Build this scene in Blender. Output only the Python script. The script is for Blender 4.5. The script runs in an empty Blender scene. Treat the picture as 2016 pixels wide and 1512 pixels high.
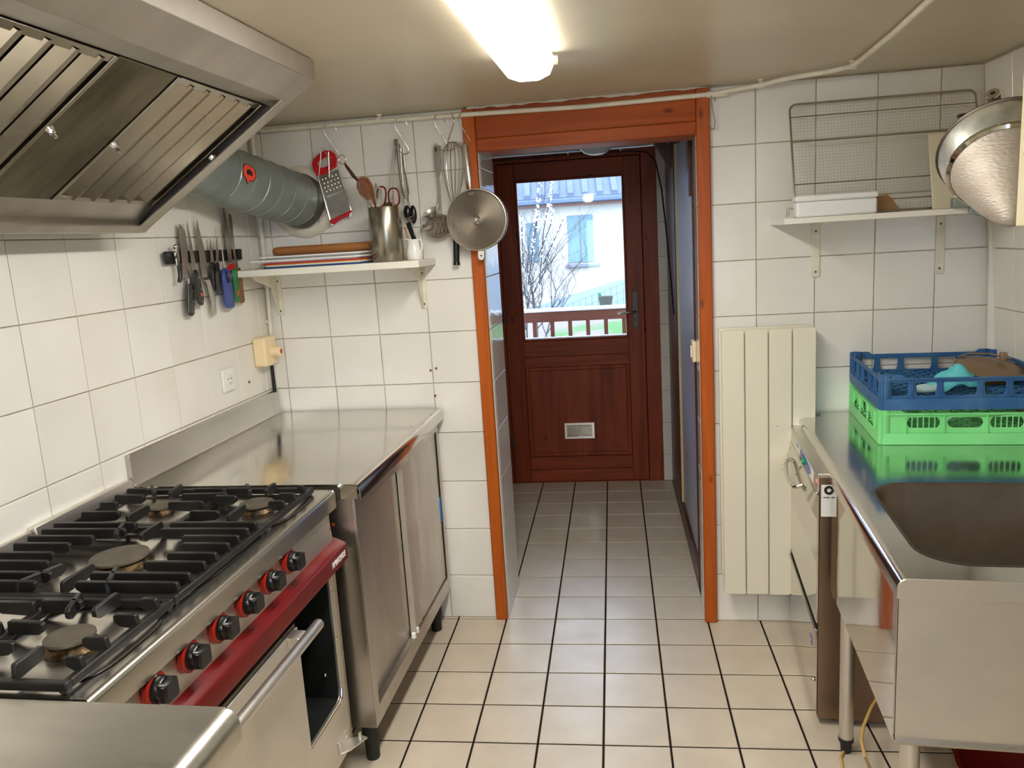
import bpy, math, random
from mathutils import Vector, Matrix
from mathutils.geometry import tessellate_polygon
random.seed(7)
SC = bpy.context.scene
COL = SC.collection
PI = math.pi

# ------------------------------------------------------------------ camera
CAMP = Vector((0.0808, -2.9634, 1.5207))
FOC = 1557.785
M_RIGHT = Vector((0.99063, 0.12227141, -0.06084324))
M_UP = Vector((0.03722363, 0.18690619, 0.98167229))
M_FWD = Vector((-0.13140243, 0.97473883, -0.18060349))
cam_data = bpy.data.cameras.new('camera')
cam = bpy.data.objects.new('camera', cam_data)
COL.objects.link(cam)
rot = Matrix((M_RIGHT, M_UP, -M_FWD)).transposed()
cam.matrix_world = Matrix.Translation(CAMP) @ rot.to_4x4()
cam_data.sensor_width = 36.0
cam_data.lens = FOC / 2016.0 * 36.0
cam_data.clip_start = 0.02
cam_data.clip_end = 300
SC.camera = cam

# ------------------------------------------------------------------ world, light, exposure
SC.view_settings.view_transform = 'Standard'
SC.view_settings.look = 'None'
SC.view_settings.gamma = 1.0
SC.view_settings.use_curve_mapping = False
SC.view_settings.exposure = 0.80
SKY_STRENGTH = 5.0
SKY_COLOUR = (0.60, 0.75, 1.0)
LAMP_STRENGTH = 34.0
LAMP_COLOUR = (1.0, 0.98, 0.945)
world = bpy.data.worlds.new('sky')
SC.world = world
world.use_nodes = True
wn = world.node_tree.nodes
wn['Background'].inputs[0].default_value = SKY_COLOUR + (1,)
wn['Background'].inputs[1].default_value = SKY_STRENGTH
try:
    SC.cycles.use_denoising = True
    SC.cycles.max_bounces = 10
    SC.cycles.diffuse_bounces = 5
    SC.cycles.glossy_bounces = 5
    SC.cycles.transparent_max_bounces = 10
    SC.cycles.sample_clamp_indirect = 6.0
    SC.cycles.caustics_reflective = True
    SC.cycles.blur_glossy = 0.3
    SC.cycles.caustics_refractive = False
except Exception:
    pass

# ------------------------------------------------------------------ frames (room walls are slightly out of square)
LA, BA, RA = 0.0298, -0.024, 0.085
class Frame:
    def __init__(s, origin, rz):
        s.o = Vector(origin); s.rz = rz
        s.m = Matrix.Translation(s.o) @ Matrix.Rotation(rz, 4, 'Z')
        s.inv = s.m.inverted()
    def loc(s, p): return s.inv @ Vector(p)
    def dirn(s, d): return s.inv.to_3x3() @ Vector(d)
FW = Frame((0, 0, 0), 0)
FL = Frame((-1.283, 0, 0), -LA)          # left wall: x out of the wall, y along it
FB = Frame((0, 0, 0), BA)                # back wall: x along, -y into the room
FR = Frame((0.725, -0.03, 0), -RA)       # sink run on the right
def ray(u, v):
    return (M_RIGHT * ((u - 1008) / FOC) + M_UP * (-(v - 756) / FOC) + M_FWD)
def hit(fr, axis, val, u, v):
    c = fr.loc(CAMP); d = fr.dirn(ray(u, v))
    t = (val - c[axis]) / d[axis]
    return c + d * t
def bk(u, v, off=0.0): return hit(FB, 1, -off, u, v)
def lf(u, v, off=0.0): return hit(FL, 0, off, u, v)
def yy(u, v, y): return hit(FW, 1, y, u, v)
def zz(u, v, z): return hit(FW, 2, z, u, v)
PX = 1 / 514.0

# ------------------------------------------------------------------ mesh builder
def s2l(c):
    c = c / 255.0
    return c / 12.92 if c <= 0.04045 else ((c + 0.055) / 1.055) ** 2.4
def rgb(r, g, b): return (s2l(r), s2l(g), s2l(b), 1.0)

class MB:
    def __init__(s): s.v = []; s.f = []
    def add(s, vs, fs):
        n = len(s.v); s.v += [Vector(p) for p in vs]; s.f += [tuple(i + n for i in f) for f in fs]; return s
    def box(s, x0, x1, y0, y1, z0, z1):
        return s.add([(x0,y0,z0),(x1,y0,z0),(x1,y1,z0),(x0,y1,z0),(x0,y0,z1),(x1,y0,z1),(x1,y1,z1),(x0,y1,z1)],
                     [(0,3,2,1),(4,5,6,7),(0,1,5,4),(1,2,6,5),(2,3,7,6),(3,0,4,7)])
    def bar(s, a, b, w, h, up=(0,0,1), taper=1.0):
        """rectangular bar from a to b, width w, height h measured along up (centred)"""
        a = Vector(a); b = Vector(b); d = (b - a).normalized(); up = Vector(up)
        sd = d.cross(up).normalized(); u2 = sd.cross(d).normalized()
        vs = []
        for p, k in ((a, 1.0), (b, taper)):
            for i, j in ((-1,-1),(1,-1),(1,1),(-1,1)):
                vs.append(p + sd * (i * w / 2 * k) + u2 * (j * h / 2 * k))
        return s.add(vs, [(0,1,2,3),(7,6,5,4),(0,4,5,1),(1,5,6,2),(2,6,7,3),(3,7,4,0)])
    def tube(s, path, r, n=8, closed=False, caps=True, flat=1.0):
        P = [Vector(p) for p in path]; m = len(P)
        R = list(r) if isinstance(r, (list, tuple)) else [r] * m
        prev = None; vs = []; fs = []
        for i in range(m):
            if closed: t = P[(i + 1) % m] - P[i - 1]
            elif i == 0: t = P[1] - P[0]
            elif i == m - 1: t = P[-1] - P[-2]
            else: t = (P[i + 1] - P[i]).normalized() + (P[i] - P[i - 1]).normalized()
            if t.length < 1e-9: t = Vector((0, 0, 1))
            t.normalize()
            if prev is None:
                a = Vector((0, 0, 1)) if abs(t.z) < 0.9 else Vector((1, 0, 0))
                nrm = t.cross(a).normalized()
            else:
                nrm = prev - t * prev.dot(t)
                if nrm.length < 1e-6: nrm = t.cross(Vector((0.3, 0.5, 0.8)))
                nrm.normalize()
            prev = nrm; b = t.cross(nrm)
            for k in range(n):
                a = 2 * PI * k / n
                vs.append(P[i] + nrm * (math.cos(a) * R[i]) + b * (math.sin(a) * R[i] * flat))
        last = m if closed else m - 1
        for i in range(last):
            j = (i + 1) % m
            for k in range(n):
                k2 = (k + 1) % n
                fs.append((i * n + k, i * n + k2, j * n + k2, j * n + k))
        if caps and not closed:
            fs.append(tuple(range(n - 1, -1, -1))); fs.append(tuple((m - 1) * n + k for k in range(n)))
        return s.add(vs, fs)
    def cyl(s, a, b, r, n=20, r2=None): return s.tube([a, b], [r, r if r2 is None else r2], n)
    def lathe(s, prof, origin=(0,0,0), axis=(0,0,1), n=28, ref=None):
        o = Vector(origin); ax = Vector(axis).normalized()
        a = Vector(ref) if ref else (Vector((1, 0, 0)) if abs(ax.x) < 0.9 else Vector((0, 1, 0)))
        e1 = (a - ax * a.dot(ax)).normalized(); e2 = ax.cross(e1)
        vs = []; fs = []; rings = []
        for r, h in prof:
            if r < 1e-6: rings.append([len(vs)]); vs.append(o + ax * h)
            else:
                rings.append(list(range(len(vs), len(vs) + n)))
                vs += [o + ax * h + e1 * (r * math.cos(2*PI*k/n)) + e2 * (r * math.sin(2*PI*k/n)) for k in range(n)]
        for A, B in zip(rings, rings[1:]):
            if len(A) == 1 and len(B) == 1: continue
            for k in range(n):
                k2 = (k + 1) % n
                if len(A) == 1: fs.append((A[0], B[k2], B[k]))
                elif len(B) == 1: fs.append((A[k], A[k2], B[0]))
                else: fs.append((A[k], A[k2], B[k2], B[k]))
        return s.add(vs, fs)
    def prism(s, loops, fn, d0, d1):
        """loops: [outer, hole, ...] 2-D points; fn(a, b, d) -> 3-D; extruded d0..d1"""
        n0 = len(s.v); flat = [p for L in loops for p in L]
        tris = tessellate_polygon([[Vector((p[0], p[1], 0)) for p in L] for L in loops])
        N = len(flat)
        vs = [fn(p[0], p[1], d0) for p in flat] + [fn(p[0], p[1], d1) for p in flat]
        fs = [tuple(t) for t in tris] + [tuple(N + i for i in reversed(t)) for t in tris]
        k = 0
        for L in loops:
            m = len(L)
            for i in range(m):
                j = (i + 1) % m
                fs.append((k + i, k + j, N + k + j, N + k + i))
            k += m
        return s.add(vs, fs)
    def sphere(s, c, r, n=12, m=8, sc=(1,1,1)):
        c = Vector(c); vs = []; fs = []
        for i in range(m + 1):
            th = PI * i / m
            for k in range(n):
                a = 2*PI*k/n
                vs.append(c + Vector((r*sc[0]*math.sin(th)*math.cos(a), r*sc[1]*math.sin(th)*math.sin(a), r*sc[2]*math.cos(th))))
        for i in range(m):
            for k in range(n):
                fs.append((i*n+k, (i+1)*n+k, (i+1)*n+(k+1)%n, i*n+(k+1)%n))
        return s.add(vs, fs)

def make_mesh(name, mb, mat, smooth=40, off=None):
    me = bpy.data.meshes.new(name)
    vs = mb.v if off is None else [p - off for p in mb.v]
    me.from_pydata([tuple(p) for p in vs], [], mb.f)
    me.validate(clean_customdata=False)
    import bmesh as _b
    b = _b.new(); b.from_mesh(me); _b.ops.recalc_face_normals(b, faces=b.faces); b.to_mesh(me); b.free()
    if mat: me.materials.append(mat)
    if smooth:
        me.polygons.foreach_set('use_smooth', [True] * len(me.polygons))
        me.set_sharp_from_angle(angle=math.radians(smooth))
    me.update()
    return me

class Node:
    """a placed object plus the frame position its parts are measured from"""
    def __init__(s, o, fr, loc): s.o = o; s.fr = fr; s.loc = Vector(loc)

def tagit(o, label=None, cat=None, group=None, kind=None):
    if label: o['label'] = label
    if cat: o['category'] = cat
    if group: o['group'] = group
    if kind: o['kind'] = kind
def thing(name, label, cat, fr, loc, group=None, kind=None):
    o = bpy.data.objects.new(name, None); COL.objects.link(o)
    o.empty_display_size = 0.05
    o.matrix_world = fr.m @ Matrix.Translation(Vector(loc))
    tagit(o, label, cat, group, kind)
    return Node(o, fr, loc)
def bevel(o, w, seg=2):
    if w:
        m = o.modifiers.new('bevel', 'BEVEL'); m.width = w; m.segments = seg; m.limit_method = 'ANGLE'; m.angle_limit = math.radians(35)
        m.harden_normals = False
def part(name, mb, mat, parent, bev=0, smooth=40, label=None, kind=None, seg=2):
    me = make_mesh(name, mb, mat, smooth, parent.loc)
    o = bpy.data.objects.new(name, me); COL.objects.link(o)
    o.parent = parent.o
    bevel(o, bev, seg)
    if label: o['label'] = label
    if kind: o['kind'] = kind
    return Node(o, parent.fr, parent.loc)
def copy_part(name, me, parent, loc, rz=0, mods=None):
    o = bpy.data.objects.new(name, me); COL.objects.link(o)
    o.parent = parent.o; o.location = Vector(loc) - parent.loc
    if rz: o.rotation_euler = (0, 0, rz)
    return o
def solo(name, mb, mat, label, cat, fr, loc, bev=0, smooth=40, group=None, kind=None, seg=2):
    """a thing that is one mesh"""
    me = make_mesh(name, mb, mat, smooth, Vector(loc))
    o = bpy.data.objects.new(name, me); COL.objects.link(o)
    o.matrix_world = fr.m @ Matrix.Translation(Vector(loc))
    bevel(o, bev, seg); tagit(o, label, cat, group, kind)
    return Node(o, fr, loc)

# ------------------------------------------------------------------ materials
def nt(name):
    m = bpy.data.materials.new(name); m.use_nodes = True
    t = m.node_tree; b = t.nodes['Principled BSDF']
    return m, t, b
def P(t, kind, **kw):
    n = t.nodes.new(kind)
    for k, v in kw.items():
        if k in n.inputs: n.inputs[k].default_value = v
        else: setattr(n, k, v)
    return n
def base(name, col, rough=0.5, metal=0.0, col2=None, nscale=8.0, stretch=(1,1,1), bump=0.0, bscale=None, spec=0.5,
         rough2=None, ncontrast=(0.35, 0.65), coat=0.0, rand=0.0, bdist=0.002):
    m, t, b = nt(name)
    b.inputs['Base Color'].default_value = col
    b.inputs['Roughness'].default_value = rough
    b.inputs['Metallic'].default_value = metal
    b.inputs['Specular IOR Level'].default_value = spec
    if coat: b.inputs['Coat Weight'].default_value = coat; b.inputs['Coat Roughness'].default_value = 0.05
    tc = P(t, 'ShaderNodeTexCoord'); mp = P(t, 'ShaderNodeMapping'); mp.inputs['Scale'].default_value = stretch
    t.links.new(tc.outputs['Object'], mp.inputs['Vector'])
    nz = P(t, 'ShaderNodeTexNoise'); nz.inputs['Scale'].default_value = nscale; nz.inputs['Detail'].default_value = 5
    vec = mp.outputs[0]
    if rand:
        oi = P(t, 'ShaderNodeObjectInfo'); ad = P(t, 'ShaderNodeVectorMath', operation='ADD')
        cb = P(t, 'ShaderNodeCombineXYZ'); mu = P(t, 'ShaderNodeMath', operation='MULTIPLY'); mu.inputs[1].default_value = 37.0
        t.links.new(oi.outputs['Random'], mu.inputs[0]); t.links.new(mu.outputs[0], cb.inputs[0]); t.links.new(mu.outputs[0], cb.inputs[1])
        t.links.new(mp.outputs[0], ad.inputs[0]); t.links.new(cb.outputs[0], ad.inputs[1]); vec = ad.outputs[0]
    t.links.new(vec, nz.inputs['Vector'])
    mr = P(t, 'ShaderNodeMapRange'); mr.inputs[1].default_value = ncontrast[0]; mr.inputs[2].default_value = ncontrast[1]
    t.links.new(nz.outputs['Fac'], mr.inputs[0])
    last = None
    if col2 is not None:
        mx = P(t, 'ShaderNodeMix', data_type='RGBA'); mx.inputs[6].default_value = col; mx.inputs[7].default_value = col2
        t.links.new(mr.outputs[0], mx.inputs[0]); last = mx.outputs[2]
    if rand:
        hv = P(t, 'ShaderNodeHueSaturation')
        r2 = P(t, 'ShaderNodeMapRange'); r2.inputs[3].default_value = 1 - rand; r2.inputs[4].default_value = 1 + rand
        t.links.new(oi.outputs['Random'], r2.inputs[0]); t.links.new(r2.outputs[0], hv.inputs['Value'])
        if last is None: hv.inputs['Color'].default_value = col
        else: t.links.new(last, hv.inputs['Color'])
        last = hv.outputs[0]
    if last is not None: t.links.new(last, b.inputs['Base Color'])
    if rough2 is not None:
        m2 = P(t, 'ShaderNodeMapRange'); m2.inputs[3].default_value = rough; m2.inputs[4].default_value = rough2
        t.links.new(mr.outputs[0], m2.inputs[0]); t.links.new(m2.outputs[0], b.inputs['Roughness'])
    if bump:
        nb = nz
        if bscale:
            nb = P(t, 'ShaderNodeTexNoise'); nb.inputs['Scale'].default_value = bscale; nb.inputs['Detail'].default_value = 3
            t.links.new(vec, nb.inputs['Vector'])
        bp = P(t, 'ShaderNodeBump'); bp.inputs['Strength'].default_value = bump; bp.inputs['Distance'].default_value = bdist
        t.links.new(nb.outputs['Fac'], bp.inputs['Height']); t.links.new(bp.outputs[0], b.inputs['Normal'])
    return m
def wood(name, c1, c2, axis, rough=0.35, knots=True, spec=0.5):
    m, t, b = nt(name)
    b.inputs['Roughness'].default_value = rough; b.inputs['Specular IOR Level'].default_value = spec
    tc = P(t, 'ShaderNodeTexCoord'); mp = P(t, 'ShaderNodeMapping')
    sc = [22.0, 22.0, 22.0]; sc[axis] = 1.6; mp.inputs['Scale'].default_value = sc
    t.links.new(tc.outputs['Object'], mp.inputs['Vector'])
    nz = P(t, 'ShaderNodeTexNoise'); nz.inputs['Scale'].default_value = 1.0; nz.inputs['Detail'].default_value = 8; nz.inputs['Distortion'].default_value = 0.8
    t.links.new(mp.outputs[0], nz.inputs['Vector'])
    mr = P(t, 'ShaderNodeMapRange'); mr.inputs[1].default_value = 0.3; mr.inputs[2].default_value = 0.7
    t.links.new(nz.outputs['Fac'], mr.inputs[0])
    mx = P(t, 'ShaderNodeMix', data_type='RGBA'); mx.inputs[6].default_value = c1; mx.inputs[7].default_value = c2
    t.links.new(mr.outputs[0], mx.inputs[0]); last = mx.outputs[2]
    if knots:
        m3 = P(t, 'ShaderNodeMapping'); s3 = [11.0, 11.0, 11.0]; s3[axis] = 5.0; m3.inputs['Scale'].default_value = s3
        t.links.new(tc.outputs['Object'], m3.inputs['Vector'])
        vo = P(t, 'ShaderNodeTexVoronoi'); vo.inputs['Scale'].default_value = 1.0
        t.links.new(m3.outputs[0], vo.inputs['Vector'])
        r3 = P(t, 'ShaderNodeMapRange'); r3.inputs[1].default_value = 0.05; r3.inputs[2].default_value = 0.13; r3.inputs[3].default_value = 0.75; r3.inputs[4].default_value = 0.0
        t.links.new(vo.outputs['Distance'], r3.inputs[0])
        m4 = P(t, 'ShaderNodeMix', data_type='RGBA'); m4.inputs[7].default_value = (c2[0]*0.25, c2[1]*0.2, c2[2]*0.2, 1)
        t.links.new(r3.outputs[0], m4.inputs[0]); t.links.new(last, m4.inputs[6]); last = m4.outputs[2]
    t.links.new(last, b.inputs['Base Color'])
    bp = P(t, 'ShaderNodeBump'); bp.inputs['Strength'].default_value = 0.15; bp.inputs['Distance'].default_value = 0.001
    t.links.new(nz.outputs['Fac'], bp.inputs['Height']); t.links.new(bp.outputs[0], b.inputs['Normal'])
    return m

WALLTILE = base('white_glazed_tile', rgb(232, 228, 219), 0.16, col2=rgb(223, 219, 208), nscale=3, bump=0.25, bscale=9, bdist=0.0016, rand=0.012)
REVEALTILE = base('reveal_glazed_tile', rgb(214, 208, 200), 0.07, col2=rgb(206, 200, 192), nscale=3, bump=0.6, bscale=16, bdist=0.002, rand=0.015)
GROUT = base('wall_grout', rgb(192, 185, 166), 0.9, col2=rgb(158, 148, 122), nscale=14)
FLOORTILE = base('beige_floor_tile', rgb(205, 192, 170), 0.3, col2=rgb(190, 177, 156), nscale=7, rand=0.02, bump=0.06, bscale=60, rough2=0.38, ncontrast=(0.3, 0.75))
FGROUT = base('dark_floor_grout', rgb(30, 24, 19), 0.95, col2=rgb(40, 32, 25), nscale=30, spec=0.1)
CEIL = base('ceiling_paint', rgb(204, 192, 166), 0.34, col2=rgb(196, 184, 158), nscale=2, bump=0.35, bscale=5, bdist=0.01)
PLASTER = base('white_plaster', rgb(205, 200, 185), 0.7, bump=0.2, bscale=30)
STEEL = base('brushed_steel', rgb(206, 202, 195), 0.26, 1.0, col2=rgb(194, 190, 183), nscale=2, stretch=(3, 1, 3), rough2=0.36, bump=0.05, bscale=40)
STEELV = base('brushed_steel_upright', rgb(196, 189, 180), 0.24, 1.0, col2=rgb(180, 173, 163), nscale=2.0, stretch=(2.5, 2.5, 1), rough2=0.36, bump=0.06, bscale=8, bdist=0.003)
STEELTOP = base('polished_worktop_steel', rgb(214, 211, 204), 0.09, 1.0, col2=rgb(206, 203, 196), nscale=4, rough2=0.15, bump=0.04, bscale=6, bdist=0.002)
STEELMAT = base('satin_steel', rgb(228, 224, 216), 0.36, 1.0, col2=rgb(214, 210, 201), nscale=5, rough2=0.45, bump=0.05, bscale=30)
STEELDECK = base('brushed_deck_steel', rgb(220, 216, 208), 0.2, 1.0, col2=rgb(208, 204, 195), nscale=3, rough2=0.27, bump=0.08, bscale=14, bdist=0.002)
STEELDARK = base('basin_shade_dark_steel', rgb(120, 108, 96), 0.42, 1.0, col2=rgb(104, 92, 80), nscale=6, rough2=0.5)  # shade of the deep basin put into the colour; also darker utensil steel
HOODST = base('hood_steel', rgb(200, 194, 184), 0.34, 1.0, col2=rgb(186, 180, 169), nscale=2.2, stretch=(1, 4, 1), rough2=0.42, bump=0.04, bscale=20)
GREASY = base('greasy_filter_steel', rgb(172, 165, 152), 0.22, 1.0, col2=rgb(152, 144, 128), nscale=3, rough2=0.32)
DWMIRROR = base('mirror_steel_door', rgb(205, 200, 190), 0.06, 1.0, col2=rgb(198, 192, 182), nscale=3, bump=0.15, bscale=3, bdist=0.006)
CHROME = base('chrome', rgb(215, 212, 205), 0.1, 1.0)
WIRE = base('steel_wire', rgb(180, 175, 166), 0.25, 1.0)
BLADE = base('knife_blade_steel', rgb(186, 180, 172), 0.3, 1.0, col2=rgb(168, 162, 153), nscale=20)
CAST = base('black_cast_iron', rgb(19, 18, 17), 0.42, col2=rgb(30, 28, 25), nscale=20, bump=0.25, bscale=120, bdist=0.001)
BURNCAP = base('burner_cap_enamel', rgb(84, 76, 64), 0.5, col2=rgb(66, 58, 48), nscale=25)
BRASSY = base('burnt_burner_brass', rgb(104, 82, 50), 0.42, 0.8, col2=rgb(44, 34, 22), nscale=50, ncontrast=(.4,.56))
BLACKP = base('black_plastic', rgb(18, 18, 18), 0.25)
BLACKM = base('black_matt', rgb(20, 19, 18), 0.6)
OVENBLK = base('black_enamel_interior', rgb(24, 26, 25), 0.4, col2=rgb(34, 36, 34), nscale=12)
REDKNOB = base('red_knob_ring', rgb(146, 24, 10), 0.3)
REDBAR = base('red_lacquered_bar', rgb(102, 9, 9), 0.3, 0.1, col2=rgb(90, 8, 8), nscale=5)
REDP = base('red_plastic', rgb(190, 22, 28), 0.3)
WHITEP = base('white_plastic', rgb(232, 232, 228), 0.35)
CREAMP = base('cream_plastic', rgb(238, 215, 170), 0.35)
PIPEP = base('cream_painted_pipe', rgb(226, 220, 200), 0.35, col2=rgb(214, 206, 184), nscale=20)
SHELFW = base('white_laminate_shelf', rgb(232, 227, 212), 0.4)
BLUEP = base('blue_rack_plastic', rgb(38, 90, 140), 0.5, col2=rgb(66, 112, 152), nscale=14, ncontrast=(0.45, 0.8))
GREENP = base('green_rack_plastic', rgb(120, 214, 128), 0.38, col2=rgb(132, 222, 138), nscale=8)
TURQ = base('turquoise_cloth', rgb(106, 200, 204), 0.9, col2=rgb(84, 182, 190), nscale=12)
GALV = base('galvanised_steel', rgb(158, 168, 162), 0.45, 0.65, col2=rgb(140, 150, 146), nscale=6, rough2=0.55)
CASING = wood('varnished_pine_casing', rgb(188, 94, 18), rgb(156, 68, 10), 2, 0.42, spec=0.3)
CASINGX = wood('varnished_pine_lintel', rgb(170, 80, 16), rgb(138, 56, 8), 0, 0.5, spec=0.25)
DOORW = wood('shaded_door_wood', rgb(146, 62, 24), rgb(112, 42, 14), 2, 0.45, spec=0.3)  # casing stain with the backlit door's shade put into the colour
DOORWX = wood('shaded_rail_wood', rgb(146, 62, 24), rgb(112, 42, 14), 0, 0.45, spec=0.3)  # same backlit shade in the colour, grain along the rails
DARKW = wood('brown_frame_wood', rgb(84, 44, 26), rgb(62, 30, 18), 2)
PIN = wood('rolling_pin_beech', rgb(176, 116, 62), rgb(150, 92, 44), 0, 0.45, False)
SPOONW = wood('wooden_spoon_wood', rgb(176, 112, 66), rgb(132, 76, 40), 2, 0.5, False)
HANDLEW = wood('brown_knife_handle_wood', rgb(140, 98, 48), rgb(104, 68, 30), 2, 0.45, False)
RADI = None
BLUEDOOR = base('pale_blue_door_paint', rgb(176, 182, 204), 0.28, col2=rgb(170, 176, 198), nscale=3)
SEAL = base('yellowed_door_edge', rgb(200, 186, 140), 0.45)
CARD = base('brown_cardboard', rgb(160, 122, 80), 0.85)
BOARDW = base('cream_cutting_board', rgb(214, 205, 178), 0.5)
TIN = base('tinned_strainer', rgb(200, 196, 184), 0.3, 0.9, col2=rgb(150, 146, 136), nscale=14, rough2=0.45)
SIEVE = None
CABP = base('cream_cabinet_paint', rgb(226, 216, 184), 0.4, col2=rgb(214, 200, 160), nscale=5)
RUBBER = base('black_rubber', rgb(26, 25, 24), 0.6)
BLUEL = base('blue_lighter_plastic', rgb(42, 70, 150), 0.22)
GREENH = base('green_handle_plastic', rgb(14, 120, 60), 0.4)
ORANGE = base('orange_label', rgb(225, 88, 60), 0.5)
STICKRED = base('red_sticker', rgb(235, 70, 48), 0.4)
INKB = base('black_ink', rgb(16, 15, 14), 0.6)
PAPER = base('white_paper_label', rgb(226, 224, 216), 0.6)
BLUESTK = base('blue_control_sticker', rgb(58, 92, 178), 0.3)
GREENB = base('green_button_plastic', rgb(10, 150, 80), 0.3)
GREYB = base('grey_button_plastic', rgb(120, 122, 124), 0.35)
CLEARISH = base('frosted_plastic', rgb(215, 212, 200), 0.3)
HOSEY = base('yellow_hose_rubber', rgb(196, 158, 92), 0.35)
PORCE = base('white_porcelain', rgb(232, 230, 222), 0.12)
SCREWR = base('rusty_screw', rgb(110, 66, 40), 0.7)
SCREWD = base('grey_screw', rgb(92, 88, 82), 0.5, 0.6)

def radiator_mat():
    m, t, b = nt('cream_radiator_paint')
    b.inputs['Roughness'].default_value = 0.32
    tc = P(t, 'ShaderNodeTexCoord'); sx = P(t, 'ShaderNodeSeparateXYZ'); t.links.new(tc.outputs['Object'], sx.inputs[0])
    mp = P(t, 'ShaderNodeMapping'); mp.inputs['Scale'].default_value = (60, 60, 110); t.links.new(tc.outputs['Object'], mp.inputs[0])
    nz = P(t, 'ShaderNodeTexNoise'); nz.inputs['Scale'].default_value = 1.6; nz.inputs['Detail'].default_value = 3; t.links.new(mp.outputs[0], nz.inputs['Vector'])
    gt = P(t, 'ShaderNodeMath', operation='GREATER_THAN'); gt.inputs[1].default_value = 0.70; t.links.new(nz.outputs['Fac'], gt.inputs[0])
    acc = None                                          # rows of scuffs: worn bands at three heights
    for zc, w in ((0.452, 0.006), (0.487, 0.004), (0.65, 0.004)):
        a = P(t, 'ShaderNodeMath', operation='COMPARE'); a.inputs[1].default_value = zc; a.inputs[2].default_value = w
        t.links.new(sx.outputs[2], a.inputs[0])
        if acc is None: acc = a.outputs[0]
        else:
            mxx = P(t, 'ShaderNodeMath', operation='MAXIMUM'); t.links.new(acc, mxx.inputs[0]); t.links.new(a.outputs[0], mxx.inputs[1]); acc = mxx.outputs[0]
    mu = P(t, 'ShaderNodeMath', operation='MULTIPLY'); t.links.new(gt.outputs[0], mu.inputs[0]); t.links.new(acc, mu.inputs[1])
    mx = P(t, 'ShaderNodeMix', data_type='RGBA'); mx.inputs[6].default_value = rgb(224, 218, 196); mx.inputs[7].default_value = rgb(60, 50, 42)
    t.links.new(mu.outputs[0], mx.inputs[0]); t.links.new(mx.outputs[2], b.inputs['Base Color'])
    return m
RADI = radiator_mat()

def pane_glass():
    m = bpy.data.materials.new('window_glass'); m.use_nodes = True; t = m.node_tree; t.nodes.clear()
    out = P(t, 'ShaderNodeOutputMaterial'); mx = P(t, 'ShaderNodeMixShader'); tr = P(t, 'ShaderNodeBsdfTransparent')
    gl = P(t, 'ShaderNodeBsdfGlossy'); gl.inputs['Roughness'].default_value = 0.02; fr = P(t, 'ShaderNodeFresnel'); fr.inputs[0].default_value = 1.45
    tr.inputs[0].default_value = (0.97, 0.985, 1, 1)
    t.links.new(fr.outputs[0], mx.inputs[0]); t.links.new(tr.outputs[0], mx.inputs[1]); t.links.new(gl.outputs[0], mx.inputs[2]); t.links.new(mx.outputs[0], out.inputs[0])
    return m
GLASS = pane_glass()
def perforated(name, col, rough, scale, duty, metal=1.0):
    """fine perforated or woven metal: real holes through alpha, too small to model singly"""
    m, t, b = nt(name); b.inputs['Base Color'].default_value = col; b.inputs['Roughness'].default_value = rough; b.inputs['Metallic'].default_value = metal
    tc = P(t, 'ShaderNodeTexCoord'); vo = P(t, 'ShaderNodeTexVoronoi'); vo.inputs['Scale'].default_value = scale; vo.inputs['Randomness'].default_value = 0.0
    t.links.new(tc.outputs['Object'], vo.inputs['Vector'])
    g = P(t, 'ShaderNodeMath', operation='GREATER_THAN'); g.inputs[1].default_value = duty; t.links.new(vo.outputs['Distance'], g.inputs[0])
    t.links.new(g.outputs[0], b.inputs['Alpha'])
    return m
SIEVE = perforated('brown_fine_mesh', rgb(120, 100, 78), 0.5, 700, 0.3, 0.5)
PERF = base('perforated_disc_steel', rgb(132, 122, 108), 0.3, 1.0, col2=rgb(110, 100, 86), nscale=200, bump=0.4, bscale=420, bdist=0.001)
def emit(name, col, strength, base_col):
    m, t, b = nt(name); b.inputs['Base Color'].default_value = base_col; b.inputs['Roughness'].default_value = 0.3
    b.inputs['Emission Color'].default_value = tuple(col) + (1,); b.inputs['Emission Strength'].default_value = strength
    return m
LAMPM = emit('lit_diffuser', LAMP_COLOUR, LAMP_STRENGTH, rgb(240, 240, 235))
LAMPSIDE = emit('lit_diffuser_side', LAMP_COLOUR, LAMP_STRENGTH*0.12, rgb(240, 240, 235))
#PART2
# ================================================================== THE SETTING
_tc = {}
def tile_mesh(w, h, plane, mat, d=0.005, c=0.0015):
    """plane: 'z' floor (top up), 'y' facing -y, 'x' facing +x, 'X' facing -x"""
    k = (round(w, 4), round(h, 4), plane, mat.name)
    if k in _tc: return _tc[k]
    mb = MB(); vs = []
    for inset, dep in ((0, d), (0, c), (c, 0)):
        for i, j in ((-1,-1),(1,-1),(1,1),(-1,1)):
            a = i * (w/2 - inset); b = j * (h/2 - inset)
            vs.append({'z': (a, b, -dep), 'y': (a, dep, b), 'x': (-dep, a, b), 'X': (dep, a, b)}[plane])
    fs = []
    for r in (0, 4):
        for k2 in range(4): fs.append((r+k2, r+(k2+1)%4, r+4+(k2+1)%4, r+4+k2))
    fs.append((8, 9, 10, 11)); fs.append((3, 2, 1, 0))
    mb.add(vs, fs)
    _tc[k] = make_mesh('tile', mb, mat, 0)
    return _tc[k]
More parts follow.
